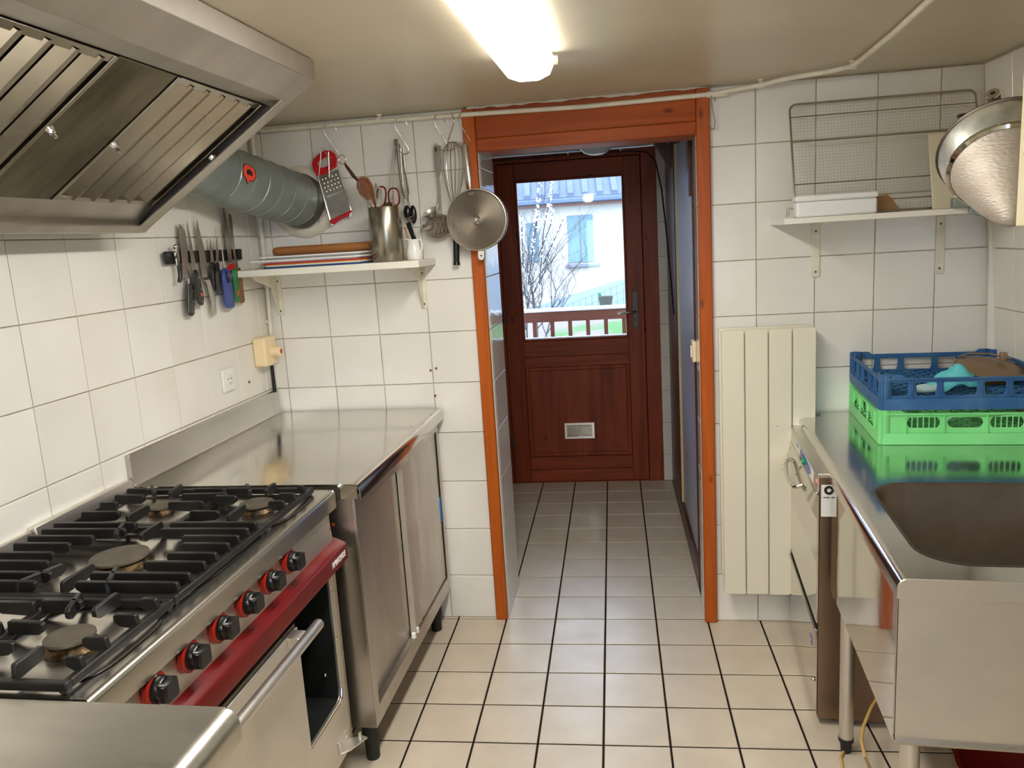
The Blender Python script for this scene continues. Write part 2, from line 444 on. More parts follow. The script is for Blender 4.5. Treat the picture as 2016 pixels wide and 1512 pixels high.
def lay(parent, plane, mat, acuts, bcuts, fixed, gap=0.003, skip=None):
    for a0, a1 in zip(acuts, acuts[1:]):
        for b0, b1 in zip(bcuts, bcuts[1:]):
            if skip and skip((a0+a1)/2, (b0+b1)/2): continue
            gx, gy = gap if isinstance(gap, tuple) else (gap, gap)
            w, h = a1-a0-gx, b1-b0-gy
            if w < 0.004 or h < 0.004: continue
            me = tile_mesh(w, h, plane, mat)
            ca, cb = (a0+a1)/2, (b0+b1)/2
            jit = random.uniform(-0.0004, 0.0004)
            loc = {'z': (ca, cb, fixed), 'y': (ca, fixed+jit, cb), 'x': (fixed+jit, ca, cb), 'X': (fixed+jit, ca, cb)}[plane]
            o = copy_part('tile', me, parent, loc)
            o.rotation_euler = (random.uniform(-.0012,.0012), random.uniform(-.0012,.0012), random.uniform(-.0012,.0012))

CEILZ = 1.996
# floor
fl = MB().box(-2.2, 2.2, -4.6, 2.1, -0.12, -0.0035)
floor = solo('floor', fl, FGROUT, None, None, FW, (0, 0, 0), kind='structure', smooth=0)
lay(floor, 'z', FLOORTILE, [i*0.2 for i in range(-7, 8)], [j*0.2 for j in range(-12, 1)], 0.0, (0.0065, 0.0078))
lay(floor, 'z', FLOORTILE, [i*0.2 for i in range(-4, 3)] + [0.44], [j*0.2 for j in range(0, 10)], 0.0, (0.0065, 0.0078))
lay(floor, 'z', FLOORTILE, [i*0.2 for i in range(-7, -2)] + [-.42], [0, .040], 0.0, (0.0065, 0.0078))
far = MB()
for i in range(-7, 7):
    for j in range(-20, -12):
        far.box(i*.2+.00275, i*.2+.19725, j*.2+.00275, j*.2+.19725, -0.005, 0)
part('tile', far, FLOORTILE, floor, kind='stuff', smooth=0)

# ceiling
ce = MB().box(-2.2, 2.2, -4.6, 2.1, CEILZ, CEILZ+0.15)
solo('ceiling', ce, CEIL, None, None, FW, (0, 0, 0), kind='structure', smooth=0)

# back wall with the doorway (x -0.392..0.392, up to 1.86), 0.32 thick on the left side of the passage
OPL, OPR, OPT = -0.396, 0.392, 1.862
wb = MB()
wb.box(-1.5, OPL, 0.005, 0.31, 0, CEILZ+.02)
wb.box(OPR, 1.6, 0.005, 0.17, 0, CEILZ+.02)
wb.box(OPL, OPR, 0.005, 0.17, OPT, CEILZ+.02)
wall_back = solo('wall_back', wb, GROUT, None, None, FB, (0, 0, 0), kind='structure', smooth=0)
rowsL = [0.0] + [0.183+0.2*i for i in range(0, 10)] + [1.994]
rowsR = [0.0] + [0.193+0.2*i for i in range(0, 10)]
lay(wall_back, 'y', WALLTILE, [-1.292, -1.2305, -1.0305, -.8305, -.6305, -.432], rowsL, 0.0)
lay(wall_back, 'y', WALLTILE, [.43, .5916, .7916, .9916, 1.1916, 1.40], rowsR, 0.0)
# tiles of the two reveals
lay(wall_back, 'x', REVEALTILE, [0.012, 0.035, 0.302], rowsL[:10] + [1.86], OPL+0.004)
lay(wall_back, 'X', REVEALTILE, [0.012, 0.035, 0.16], rowsR[:10] + [1.86], OPR-0.004)
nail = MB()
for u, v in ((848, 729), (859, 725), (857, 779)):
    p = bk(u, v, 0.0); nail.cyl(p + Vector((0, .004, 0)), p + Vector((0, -.003, 0)), .0045, 10)
part('screw_plug', nail, SCREWR, wall_back)

# left wall
wl = MB().box(-0.15, -0.005, -4.6, 0.12, 0, CEILZ+.02)
wall_left = solo('wall_left', wl, GROUT, None, None, FL, (0, 0, 0), kind='structure', smooth=0)
ylc = [-1.2481 + 0.2*i for i in range(-6, 7)] + [0.030]
lay(wall_left, 'x', WALLTILE, ylc, [0.789+0.2*i for i in range(0, 6)] + [1.994], 0.0)
nail = MB()
p = lf(490, 752, 0); nail.cyl(p - Vector((.004,0,0)), p + Vector((.003,0,0)), .0045, 10)
part('screw_plug', nail, SCREWR, wall_left)

# right wall, leaning in a little towards the top
wr = MB().box(0.005, 0.15, -4.6, 0.12, 0, CEILZ+.02)
wall_right = solo('wall_right', wr, GROUT, None, None, FW, (0, 0, 0), kind='structure', smooth=0)
wall_right.o.matrix_world = Matrix.Translation((1.437, 0, 0)) @ Matrix.Rotation(-0.0615, 4, 'Y') @ Matrix.Rotation(0.0, 4, 'Z')
lay(wall_right, 'X', WALLTILE, [-1.83+0.2*i for i in range(0, 9)] + [-0.045], [0.793+0.2*i for i in range(0, 6)] + [1.994], 0.0)

# wall behind the camera with its own daylight window and the room's rear part
wf = MB()
wf.box(-2.2, -0.3, -4.6, -4.45, 0, CEILZ+.02); wf.box(0.7, 2.2, -4.6, -4.45, 0, CEILZ+.02)
wf.box(-0.3, 0.7, -4.6, -4.45, 0, 0.95); wf.box(-0.3, 0.7, -4.6, -4.45, 1.75, CEILZ+.02)
solo('wall_front', wf, PLASTER, None, None, FW, (0, 0, 0), kind='structure', smooth=0)
w1 = thing('window_1', None, None, FW, (0.2, -4.52, 1.35), kind='structure')
fr_ = MB()
for x0, x1, z0, z1 in ((-.3,-.25,.95,1.75),(.65,.7,.95,1.75),(-.25,.65,.95,1.0),(-.25,.65,1.7,1.75),(.18,.22,1.0,1.7)):
    fr_.box(x0, x1, -4.55, -4.49, z0, z1)
part('frame', fr_, DARKW, w1, bev=.004)
for x0, x1 in ((-.25,.18),(.22,.65)):
    part('pane', MB().box(x0, x1, -4.525, -4.52, 1.0, 1.7), GLASS, w1, smooth=0)

# corridor walls
cl = MB().box(-0.92, -0.80, 0.25, 2.0, 0, CEILZ+.02)
solo('wall_corridor_left', cl, PLASTER, None, None, FW, (0, 0, 0), kind='structure', smooth=0)
# right corridor wall: an opening for the pale door
cr = MB()
cr.box(0.425, 0.60, 0.14, 0.262, 0, CEILZ+.02)
cr.box(0.425, 0.60, 1.79, 1.95, 0, CEILZ+.02)
cr.box(0.425, 0.60, 0.262, 1.79, 1.93, CEILZ+.02)
cr.box(0.55, 0.60, 0.262, 1.79, 0, 1.93)
wall_cr = solo('wall_corridor_right', cr, PLASTER, None, None, FW, (0, 0, 0), kind='structure', smooth=0)
# end wall round the door
ew = MB()
ew.box(-0.92, -0.64, 1.80, 1.98, 0, CEILZ+.02)
ew.box(0.347, 0.60, 1.80, 1.98, 0, CEILZ+.02)
wall_end = solo('wall_corridor_end', ew, GROUT, None, None, FW, (0, 0, 0), kind='structure', smooth=0)
lay(wall_end, 'y', REVEALTILE, [.348, .43], [0.0]+[0.165+0.2*i for i in range(0, 10)], 1.796)

# doorway casing of varnished pine
cz = thing('trim_1', None, None, FB, (0, 0, 0), kind='structure')
part('post', MB().box(-.441, -.394, -.022, .0, 0, 1.99), CASING, cz, bev=.005)
part('post', MB().box(.388, .436, -.022, .0, 0, 1.992), CASING, cz, bev=.005)
part('board', MB().box(-.394, .388, -.012, .002, 1.884, 1.992), CASINGX, cz, bev=.002)
part('board', MB().box(-.394, .388, -.019, .002, 1.838, 1.8835), CASINGX, cz, bev=.003)
part('soffit_board', MB().box(-.394, .388, .002, .16, 1.838, 1.858), CASINGX, cz, bev=.003)
# ragged plaster bead along the ceiling above the lintel
bead = MB()
rr = random.Random(3)
xs = [-.42 + i*.0284 for i in range(31)]
bead.tube([(x, -.016+rr.uniform(-.003,.003), 1.994+rr.uniform(-.003,.001)) for x in xs], [rr.uniform(.002,.0065) for _ in xs], 6)
solo('trim_2', bead, PLASTER, None, None, FB, (0, 0, 0), kind='structure')

# ------------------------------------------------------------------ outer door
DY = 1.80
d1 = thing('door_1', None, None, FW, (-.16, DY, 0), kind='structure')
LX0, LX1, LZ0, LZ1 = -.578, .258, .006, 1.948
GX0, GX1, GZ0, GZ1 = -.476, .162, .895, 1.85
def dbox(x0, x1, z0, z1, y0=DY, y1=DY+.04): return MB().box(x0, x1, y0, y1, z0, z1)
part('stile', dbox(LX0, GX0-.0, LZ0, LZ1), DOORW, d1, bev=.003)
part('stile', dbox(GX1, LX1, LZ0, LZ1), DOORW, d1, bev=.003)
part('rail', dbox(GX0, GX1, GZ1, LZ1), DOORWX, d1, bev=.003)
part('rail', dbox(GX0, GX1, .80, GZ0), DOORWX, d1, bev=.003)
part('rail', dbox(GX0, GX1, .735, .798), DOORWX, d1, bev=.003)
part('rail', dbox(GX0, GX1, .085, .165), DOORWX, d1, bev=.003)
part('rail', dbox(GX0, GX1, LZ0, .083), DOORWX, d1, bev=.003)
mo = MB()
def frame_rect(mb, x0, x1, z0, z1, w, y0, y1):
    mb.box(x0, x0+w, y0, y1, z0, z1); mb.box(x1-w, x1, y0, y1, z0, z1)
    mb.box(x0+w, x1-w, y0, y1, z0, z0+w); mb.box(x0+w, x1-w, y0, y1, z1-w, z1)
frame_rect(mo, GX0, GX1, .165, .735, .026, DY+.004, DY+.03)
part('moulding', mo, DOORW, d1, bev=.006)
part('panel', dbox(GX0+.026, GX1-.026, .191, .709, DY+.014, DY+.03), DOORW, d1)
g2 = MB(); frame_rect(g2, GX0, GX1, GZ0, GZ1, .012, DY+.006, DY+.034)
part('glazing_bead', g2, DOORW, d1, bev=.003)
part('pane', MB().box(GX0+.012, GX1-.012, DY+.018, DY+.022, GZ0+.012, GZ1-.012), GLASS, d1, smooth=0)
part('weather_strip', MB().box(GX0+.012, GX1-.012, DY+.024, DY+.05, GZ0+.010, GZ0+.018), WHITEP, d1, smooth=0)
# frame
fr2 = MB(); fr2.box(-.642, -.580, DY+.0, DY+.07, 0, 1.99); fr2.box(.261, .347, DY-.005, DY+.07, 0, 1.99); fr2.box(-.58, .261, DY, DY+.07, 1.952, 1.99)
part('door_frame', fr2, DOORW, d1, bev=.003)
part('door_frame', MB().box(-.60, -.56, DY+.042, DY+.068, 0, 1.99).box(.245, .29, DY+.042, DY+.068, 0, 1.99).box(-.58, .261, DY+.042, DY+.068, 1.935, 1.99), DOORW, d1)  # hidden rebate added behind the leaf to block light through its gaps
part('door_stop', MB().box(.272, .280, DY-.012, DY-.004, 0, 1.95), DOORW, d1)
ms = MB().box(.189, .222, DY-.004, DY, .955, 1.17)
hp = part('handle_plate', ms, SCREWD, d1, bev=.006)
part('lever', MB().tube([(.205, DY-.004, 1.052), (.205, DY-.045, 1.052), (.19, DY-.052, 1.052), (.10, DY-.052, 1.046)], [.008,.008,.008,.007], 10), CHROME, hp)
part('keyhole', MB().cyl((.205, DY-.0055, 1.0), (.205, DY-.003, 1.0), .005, 10), BLACKM, hp)
for z in (1.06, .27):
    part('hinge', MB().cyl((-.579, DY-.012, z-.04), (-.579, DY-.012, z-.002), .008, 10).cyl((-.579, DY-.012, z+.002), (-.579, DY-.012, z+.04), .008, 10), SCREWD, d1)
vt = MB(); frame_rect(vt, -.251, -.067, .277, .377, .014, DY+.006, DY+.014)
vt.box(-.237, -.081, DY+.0125, DY+.0135, .291, .363)
vn = part('vent_grille', vt, CHROME, d1, bev=.001)
for i in range(7):
    z = .297 + i*.0102
    part('slat', MB().bar((-.235, DY+.008, z), (-.083, DY+.008, z), .008, .0012, up=(0, -.7, .7)), CHROME, vn, smooth=0)
part('threshold', MB().box(-.58, .262, DY-.004, DY+.08, -.002, .005), DOORWX, d1)

# pale door at the right of the corridor, in a brown frame
d2 = thing('door_2', None, None, FW, (.42, .7, 0), kind='structure')
part('door_leaf', MB().box(.412, .445, .285, 1.145, .085, 1.92), BLUEDOOR, d2, bev=.003)
part('edge_strip', MB().box(.402, .44, 1.147, 1.166, .083, 1.93), SEAL, d2, bev=.002)
part('edge_strip', MB().box(.407, .44, 1.170, 1.182, .083, 1.93), SEAL, d2, bev=.002)
part('door_frame', MB().box(.398, .45, 1.186, 1.785, .0, 1.93), DARKW, d2, bev=.003)
part('door_frame', MB().box(.396, .44, .262, .283, .0, 1.93), DARKW, d2, bev=.002)
part('head_board', MB().box(.37, .44, .285, 1.785, 1.93, 1.994), DARKW, d2, bev=.003)
part('plinth', MB().box(.397, .44, .285, 1.184, .0, .08), DARKW, d2, bev=.003)
part('corner_board', MB().prism([[(.30,1.994),(.398,1.994),(.398,1.83),(.385,1.82)]], lambda a, b, d: (a, d, b), 1.30, 1.33), DARKW, d2)
part('stay_bracket', MB().prism([[(.284,1.86),(.37,1.86),(.37,1.70),(.30,1.64),(.284,1.64)]], lambda a, b, d: (d, a, b), .388, .397), DARKW, d2, bev=.002)

# ================================================================== OUTSIDE
GRASS = base('green_grass', rgb(104, 150, 78), 0.9, col2=rgb(150, 140, 120), nscale=3, bump=0.5, bscale=20)
GRAVEL = base('grey_gravel_slope', rgb(112, 100, 90), 0.95, col2=rgb(64, 100, 48), nscale=1.1, ncontrast=(0.45, 0.55), bump=0.5, bscale=30)
RENDERW = base('pale_house_render', rgb(206, 200, 192), 0.9, col2=rgb(196, 190, 182), nscale=1)
ROOFM = base('grey_metal_roof', rgb(74, 86, 104), 0.5, 0.0, col2=rgb(64, 76, 94), nscale=2)
SHUT = base('pale_blue_shutter', rgb(112, 140, 148), 0.8)
RAILW = wood('brown_railing_wood', rgb(110, 62, 46), rgb(84, 44, 34), 0)
BARK = base('grey_bark', rgb(72, 66, 66), 0.9)
BLOSSOM = base('white_blossom', rgb(240, 238, 232), 0.9)
CONC = base('grey_terrace_concrete', rgb(150, 146, 140), 0.9, col2=rgb(128, 124, 118), nscale=4)
solo('terrace', MB().box(-3, 3, 2.1, 3.0, -.14, -.01), CONC, None, None, FW, (0, 2.5, 0), kind='structure', smooth=0)
gr = MB(); N = 44
for j in range(N+1):
    for i in range(N+1):
        x = -14 + 28*i/N; y = 3.0 + 22*j/N
        gr.v.append(Vector((x, y, -.35 + .146*min(y-3, 5.3) - .62*max(0, min(1, (y-8.8)/1.3)) + .03*math.sin(x*1.3)*math.cos(y))))
for j in range(N):
    for i in range(N): a = j*(N+1)+i; gr.f.append((a, a+1, a+N+2, a+N+1))
solo('ground', gr, GRAVEL, None, None, FW, (0, 8, 0), kind='structure')

# railing
def rl(u, v, y=2.75): return yy(u, v, y)
ra = thing('balcony_railing', 'brown wooden balcony railing outside the glazed door', 'railing', FW, (0, 2.75, 0))
zt = rl(1130, 607).z; zb = rl(1130, 628).z
part('top_rail', MB().box(-2.2, 2.2, 2.71, 2.79, zt-.014, zt+.008), base('pale_rail_top', rgb(214, 216, 222), 0.3), ra, bev=.004)  # top rail coloured paler than the brown parts
part('rail', MB().box(-2.2, 2.2, 2.73, 2.77, zb-.012, zt-.014), RAILW, ra, bev=.004)
part('rail', MB().box(-2.2, 2.2, 2.73, 2.77, .12, .2), RAILW, ra, bev=.004)
xs_b = [rl(u, 650).x for u in (1017, 1052, 1088, 1123, 1161, 1198, 1240)]
stp = xs_b[3]-xs_b[2]
for k in range(-16, 20):
    x = xs_b[2] + k*stp*1.0
    if abs(x) < 2.15:
        part('baluster', MB().box(x-.014, x+.014, 2.738, 2.762, .19, zb), RAILW, ra, smooth=0)

for x in (-2.17, 2.17): part('post', MB().box(x-.04, x+.04, 2.71, 2.79, -.011, zt+.02), RAILW, ra, bev=.004)
# house
HY = 13.0
def hp_(u, v): return yy(u, v, HY)
FH = Frame((hp_(1120, 392).x, HY, 0), math.radians(3.5))
def hh(u, v, off=0): return hit(FH, 1, -off, u, v)
eL, eR = hh(1020, 405), hh(1228, 378)
ez = (eL.z + eR.z)/2; hs = eR.x - eL.x
ho = thing('house', 'pale rendered house with a ribbed metal roof seen through the door glass', 'house', FH, (0, 0, 0))
part('wall', MB().box(eL.x-7, eR.x+7, 0, 4, -.6, ez-.03), RENDERW, ho, smooth=0)
ridge = ez + 2.4
rf = MB().prism([[(-.35, ez-.02), (-.35, ez+.03), (3.6, ridge), (3.6, ridge-.05)]], lambda a, b, d: (d, a, b), eL.x-7.5, eR.x+7.5)
roof = part('roof', rf, ROOFM, ho, smooth=0)
pit = hh(1100, 405).x - hh(1128, 402).x
pw = abs(pit)
n_ = int(14/pw/2)
for k in range(-n_, n_):
    x = k*pw
    if eL.x-3 < x < eR.x+3:
        part('roof_rib', MB().prism([[(-.36, ez+.0), (-.36, ez+.10), (3.5, ridge+.06), (3.5, ridge-.02)]], lambda a, b, d: (d, a, b), x-.04*pw/.5, x+.16*pw/.5), ROOFM, roof, smooth=0)
part('gutter', MB().box(eL.x-7.5, eR.x+7.5, -.47, -.36, ez-.09, ez+.0), base('grey_gutter', rgb(80, 94, 118), 0.5), ho, bev=.02)
part('fascia_board', MB().box(eL.x-7.5, eR.x+7.5, -.34, -.3, ez-.15, ez-.03), RAILW, ho, smooth=0)
wA, wB = hh(1116, 425, .03), hh(1170, 515, .03)
part('shutter', MB().box(wA.x, (wA.x+wB.x)/2-.01, -.04, 0.0, wB.z, wA.z), SHUT, ho, bev=.01)
part('shutter', MB().box((wA.x+wB.x)/2+.01, wB.x, -.04, 0.0, wB.z, wA.z), SHUT, ho, bev=.01)
part('window_sill', MB().box(wA.x-.08, wB.x+.12, -.12, 0, wB.z-.09, wB.z-.03), base('sill_stone', rgb(120, 122, 132), .8), ho, bev=.01)
wA, wB = hh(1036, 440, .03), hh(1062, 515, .03)
part('shutter', MB().box(wA.x, wB.x, -.04, 0.0, wB.z, wA.z), SHUT, ho, bev=.01)

# sloping garden wall below the house
pts = [yy(1090, 592, 10.5), yy(1232, 546, 10.5)]
p0, p1 = pts
sl = (p1.z-p0.z)/(p1.x-p0.x)
gw = MB().prism([[(p0.x-3, p0.z-3*sl), (p1.x+4, p1.z+4*sl), (p1.x+4, -1), (p0.x-3, -1)]], lambda a, b, d: (a, d, b), 10.45, 10.7)
solo('garden_wall', gw, base('bluish_garden_wall', rgb(140, 152, 164), .9), 'low sloping garden wall in front of the pale house', 'wall', FW, (p0.x, 10.5, 0), smooth=0)
# wire fence and post
fp0, fp1 = yy(1180, 577, 8.5), yy(1191, 604, 8.5)
fe = thing('wire_fence', 'green wire garden fence with one leaning post below the house', 'fence', FW, (fp1.x, 8.5, fp1.z))
part('post', MB().tube([fp1-Vector((0,0,.3)), fp0], .022, 8), base('green_post_paint', rgb(30, 92, 66), .5), fe)
fw_ = MB()
for k in range(-24, 14):
    x = fp1.x + k*.09
    z0 = fp1.z - .1 + (x-fp1.x)*.33; fw_.tube([(x, 8.5, z0-.12), (x, 8.5, z0+.34)], .0035, 4)
for zq in (0, .11, .22, .33):
    fw_.tube([(fp1.x-2.2, 8.5, fp1.z-.1+zq-2.2*.33), (fp1.x+1.2, 8.5, fp1.z-.1+zq+1.2*.33)], .003, 4)
part('wire_netting', fw_, base('green_wire', rgb(84, 116, 96), .5), fe, kind='stuff')
pp = yy(1193, 606, 8.2)
solo('plant_pot', MB().lathe([(0,0),(.075,0),(.10,.14),(.105,.16),(.09,.16),(.085,.13),(0,.13)], pp), base('dark_pot', rgb(62, 62, 56), .8), 'dark plant pot standing by the leaning green fence post', 'plant pot', FW, pp)

# bare tree with early blossom
rt = random.Random(11)
tr = MB(); tips = []
def grow(p, d, r, L, lev):
    pts = [p]; q = p; dd = d.copy()
    seg = 4
    for k in range(seg):
        dd = (dd + Vector((rt.uniform(-.22,.22), rt.uniform(-.2,.2), rt.uniform(-.1,.16)))).normalized()
        q = q + dd*(L/seg); pts.append(q)
        if lev < 4 and (k > 0 or lev > 0):
            nb = 2 if lev < 2 else 1
            for _ in range(nb):
                a = rt.uniform(0, 2*PI); s_ = rt.uniform(.5, 1.0)
                nd = (dd + Vector((math.cos(a)*s_, math.sin(a)*s_*.7, rt.uniform(-.1,.5)))).normalized()
                grow(q, nd, r*.52*(1-k*.1), L*rt.uniform(.45,.68), lev+1)
    tr.tube(pts, [r*(1-.16*i) for i in range(len(pts))], 5 if lev < 2 else 3, caps=False)
    if lev <= 2: tips.append((pts, lev))
TB = yy(1045, 660, 5.2)
for a_, l_ in ((-.35, 1.0), (.05, 1.15), (.4, 1.0), (.75, .9), (-.1, .9)):
    grow(Vector((TB.x+.12*a_, 5.2+rt.uniform(-.15,.15), TB.z-.45)), Vector((a_*.55, rt.uniform(-.1,.1), 1)).normalized(), .0125, l_*1.02, 0)
bl = MB()
stems = [((1062, 560), (1070, 455), (1082, 390), (1086, 352)), ((1040, 560), (1048, 500), (1056, 430), (1062, 360)), ((1070, 520), (1092, 470), (1112, 425)), ((1030, 520), (1028, 470), (1026, 425)), ((1045, 500), (1056, 450), (1060, 405)), ((1060,505),(1085,440),(1088,405))]
for st in stems:
    pts = [yy(u, v, 5.15) for u, v in st]
    tr.tube(pts, [.007, .006, .004, .002][:len(pts)], 4)
    for i in range(len(pts)-1):
        for k in range(22 if i else 5):
            t = rt.random(); c = pts[i].lerp(pts[i+1], t) + Vector((rt.gauss(0,.012), rt.gauss(0,.012), rt.gauss(0,.01)))
            bl.sphere(c, rt.uniform(.006, .013), 5, 3)
tree = thing('bare_tree', 'bare branching tree with white blossom tips beyond the railing', 'tree', FW, (TB.x, 5.2, TB.z-.45))
part('branches', tr, BARK, tree)
part('blossom', bl, BLOSSOM, tree, kind='stuff', smooth=0)
#PART3
# ================================================================== CEILING: LAMPS AND PIPE
def lamp(y_end, y_start, xa, xb, label, group):
    """batten with a prismatic diffuser; xa/xb: x of the axis at its two ends"""
    t = thing('ceiling_light', label, 'ceiling light', FW, ((xa+xb)/2, (y_end+y_start)/2, CEILZ), group=group)
    L = y_end - y_start
    def X(y, dx): return xa + (xb-xa)*(y-y_start)/L + dx
    mb = MB()
    prof = [(-.062, CEILZ), (.062, CEILZ), (.062, CEILZ-.018), (-.062, CEILZ-.018)]
    for y in (y_start, y_end): mb.v += [Vector((X(y, p[0]), y, p[1])) for p in prof]
    mb.f += [(0,1,5,4),(1,2,6,5),(2,3,7,6),(3,0,4,7),(3,2,1,0),(4,5,6,7)]
    part('batten', mb, WHITEP, t, bev=.002)
    df = MB()
    sec = [(-.068, CEILZ-.016), (-.068, CEILZ-.03), (-.055, CEILZ-.058), (-.025, CEILZ-.070), (.025, CEILZ-.070), (.055, CEILZ-.058), (.068, CEILZ-.03), (.068, CEILZ-.016)]
    ys = [(y_start, .0), (y_start+.004, .55), (y_start+.03, 1), (y_end-.03, 1), (y_end-.004, .55), (y_end, 0)]
    n = len(sec)
    for y, k in ys:
        for x, z in sec:
            zz_ = CEILZ-.016 + (z-(CEILZ-.016))*(0.35+.65*k)
            df.v.append(Vector((X(y, x*(.8+.2*k)), y, zz_)))
    for i in range(len(ys)-1):
        for k in range(n-1): df.f.append((i*n+k, i*n+k+1, (i+1)*n+k+1, (i+1)*n+k))
    df.f.append(tuple(range(n))); df.f.append(tuple(len(df.v)-n+k for k in reversed(range(n))))
    dfo = part('diffuser', df, LAMPM, t, smooth=50)
    dfo.o.data.materials.append(LAMPSIDE)
    for pg in dfo.o.data.polygons:
        if pg.normal.z > -0.75: pg.material_index = 1
    cl_ = MB().box(X(y_end, .058), X(y_end, .078), y_end-.03, y_end-.005, CEILZ-.03, CEILZ-.012)
    part('end_clip', cl_, CREAMP, t, bev=.002)
lamp(-.74, -1.96, -.152, -.118, 'long lit fluorescent ceiling light above the aisle in front of the doorway', 'fluorescent ceiling lights')
lamp(-2.75, -3.97, -.20, -.166, 'second lit fluorescent ceiling light behind the viewer', 'fluorescent ceiling lights')

# corridor dome lamp
dc = yy(1173, 296, 1.02)
t = thing('dome_lamp', 'round clear glass dome lamp on the corridor ceiling, unlit', 'ceiling lamp', FW, (dc.x, dc.y, CEILZ))
part('lamp_base', MB().cyl((dc.x, dc.y, CEILZ-.03), (dc.x, dc.y, CEILZ), .09, 32), WHITEP, t, bev=.003)
part('dome', MB().lathe([(.0,-.106),(.03,-.103),(.06,-.092),(.082,-.066),(.092,-.04),(.094,-.03),(.08,-.03)], (dc.x, dc.y, CEILZ), n=32), base('ribbed_lamp_glass', rgb(190, 200, 204), .12, bump=.6, bscale=60), t)

# painted pipe
t = thing('ceiling_pipe', 'cream painted pipe running along the top of the back wall and ceiling', 'pipe', FB, (0, -.03, 1.97))
pts = [bk(u, v, .03) for u, v in ((512, 258), (560, 254), (745, 238), (910, 226), (1150, 210), (1395, 186))]
pts += [FB.loc(p) for p in ((.60, -.07, 1.978), (.66, -.12, 1.982), (.79, -.19, 1.983), (.842, -.25, 1.983), (.842, -.34, 1.983), (.826, -.68, 1.983), (.796, -1.03, 1.983), (.76, -1.6, 1.983), (.70, -2.6, 1.983))]
part('pipe', MB().tube(pts, .0085, 10), PIPEP, t)
part('joint', MB().cyl(bk(1392, 186.5, .03), bk(1432, 183, .03), .0115, 10), PIPEP, t)
for p in (bk(747, 236, .03), FB.loc((.60, -.07, 1.978)), FB.loc((.842, -.26, 1.983))):
    part('pipe_clip', MB().cyl(p + Vector((-.008, 0, 0)), p + Vector((.008, 0, 0)), .012, 12).cyl(p, (p.x, p.y+.004, CEILZ), .007, 10).cyl((p.x, p.y, CEILZ-.004), (p.x, p.y, CEILZ), .012, 10), PIPEP, t)

# vertical pipe in the left corner, its clip, the gas tap box and hose
t = thing('corner_pipe', 'thin cream pipe down the left back corner, ending in the tap box', 'pipe', FB, bk(497, 300, .02))
pp_ = [bk(496, 262, .022), bk(504, 350, .022), bk(513, 440, .022), bk(526, 560, .022), bk(534, 664, .022)]
part('pipe', MB().tube(pp_, .0085, 10), PIPEP, t)
c = bk(526, 634, .022)
part('pipe_clip', MB().tube([c + Vector((math.cos(a)*.012, math.sin(a)*.012, 0)) for a in [i*PI/8 for i in range(16)]], .003, 6, closed=True).cyl(c, c + Vector((-.012, .02, 0)), .009, 12), CLEARISH, t)
b0 = lf(519, 662, 0.0)
t = thing('gas_tap_box', 'cream gas tap box with a round red-centred knob in the left corner', 'gas tap', FL, (0.05, b0.y+.03, 1.15))
ya, yb = lf(519, 690, .045).y, lf(541, 690, .045).y
zt_, zb_ = lf(530, 662, .045).z, lf(530, 720, .045).z
part('housing', MB().box(.0, .052, ya, yb+.006, zb_, zt_), CREAMP, t, bev=.008, seg=3)
kc = Vector((.052, (ya+yb)/2+.012, (zt_+zb_)/2-.004))
kn = part('knob', MB().lathe([(.0, .035), (.014, .035), (.019, .031), (.0205, .0), (.0, .0)], kc, (1, 0, 0)), CREAMP, t)
part('knob_cap', MB().cyl(kc + Vector((.034, 0, 0)), kc + Vector((.0362, 0, 0)), .0095, 16), base('red_cap', rgb(190, 50, 52), .4), kn)
hs_ = [lf(535, 720, .02), lf(538, 745, .02), lf(541, 772, .02)]
part('hose', MB().tube(hs_, .0075, 10), BLACKM, t)

# wall socket
sc_ = lf(447, 748, 0)
t = thing('wall_socket', 'white square wall socket on the left tiles above the worktop', 'socket', FL, sc_)
y0, y1 = sc_.y-.041, sc_.y+.041
part('cover_plate', MB().box(0, .009, y0, y1, sc_.z-.041, sc_.z+.041), WHITEP, t, bev=.004)
sf = part('socket_face', MB().box(.009, .0105, sc_.y-.0225, sc_.y+.0225, sc_.z-.0225, sc_.z+.0225), WHITEP, t, bev=.001)
part('socket_well', MB().lathe([(.018, .0015), (.019, 0), (.017, .0)], (.0105, sc_.y, sc_.z), (1, 0, 0), 20), CREAMP, sf)
part('contact_hole', MB().cyl((.0100, sc_.y-.009, sc_.z+.004), (.0112, sc_.y-.009, sc_.z+.004), .0028, 8).cyl((.0100, sc_.y+.009, sc_.z+.004), (.0112, sc_.y+.009, sc_.z+.004), .0028, 8).cyl((.0100, sc_.y, sc_.z-.010), (.0112, sc_.y, sc_.z-.010), .0022, 8), BLACKM, sf)

# light switch on the right reveal, cable over the door
sw = FB.loc((.388, .09, 1.12))
sp_ = hit(FB, 0, .388, 1370, 690)
t = thing('light_switch', 'cream light switch on the right side of the doorway', 'light switch', FB, sp_)
part('switch_plate', MB().box(.372, .388, sp_.y-.03, sp_.y+.035, sp_.z-.042, sp_.z+.04), CREAMP, t, bev=.004)
part('rocker', MB().box(.367, .373, sp_.y-.012, sp_.y+.012, sp_.z-.025, sp_.z+.02), WHITEP, t, bev=.002)
cb = [(-.63, 1.775, 1.972), (-.3, 1.775, 1.972), (.0, 1.775, 1.975), (.22, 1.775, 1.968), (.30, 1.77, 1.955), (.345, 1.75, 1.90), (.368, 1.65, 1.74), (.378, 1.5, 1.52), (.385, 1.35, 1.27), (.390, 1.24, 1.08)]
t = solo('black_cable', MB().tube(cb, .0045, 6), BLACKM, 'thin black cable along the door head and down the right side', 'cable', FW, (.3, 1.77, 1.955))
for x in (-.62, -.15, .15):
    part('cable_clip', MB().sphere((x, 1.768, 1.98), .006, 8, 6), WHITEP, t)

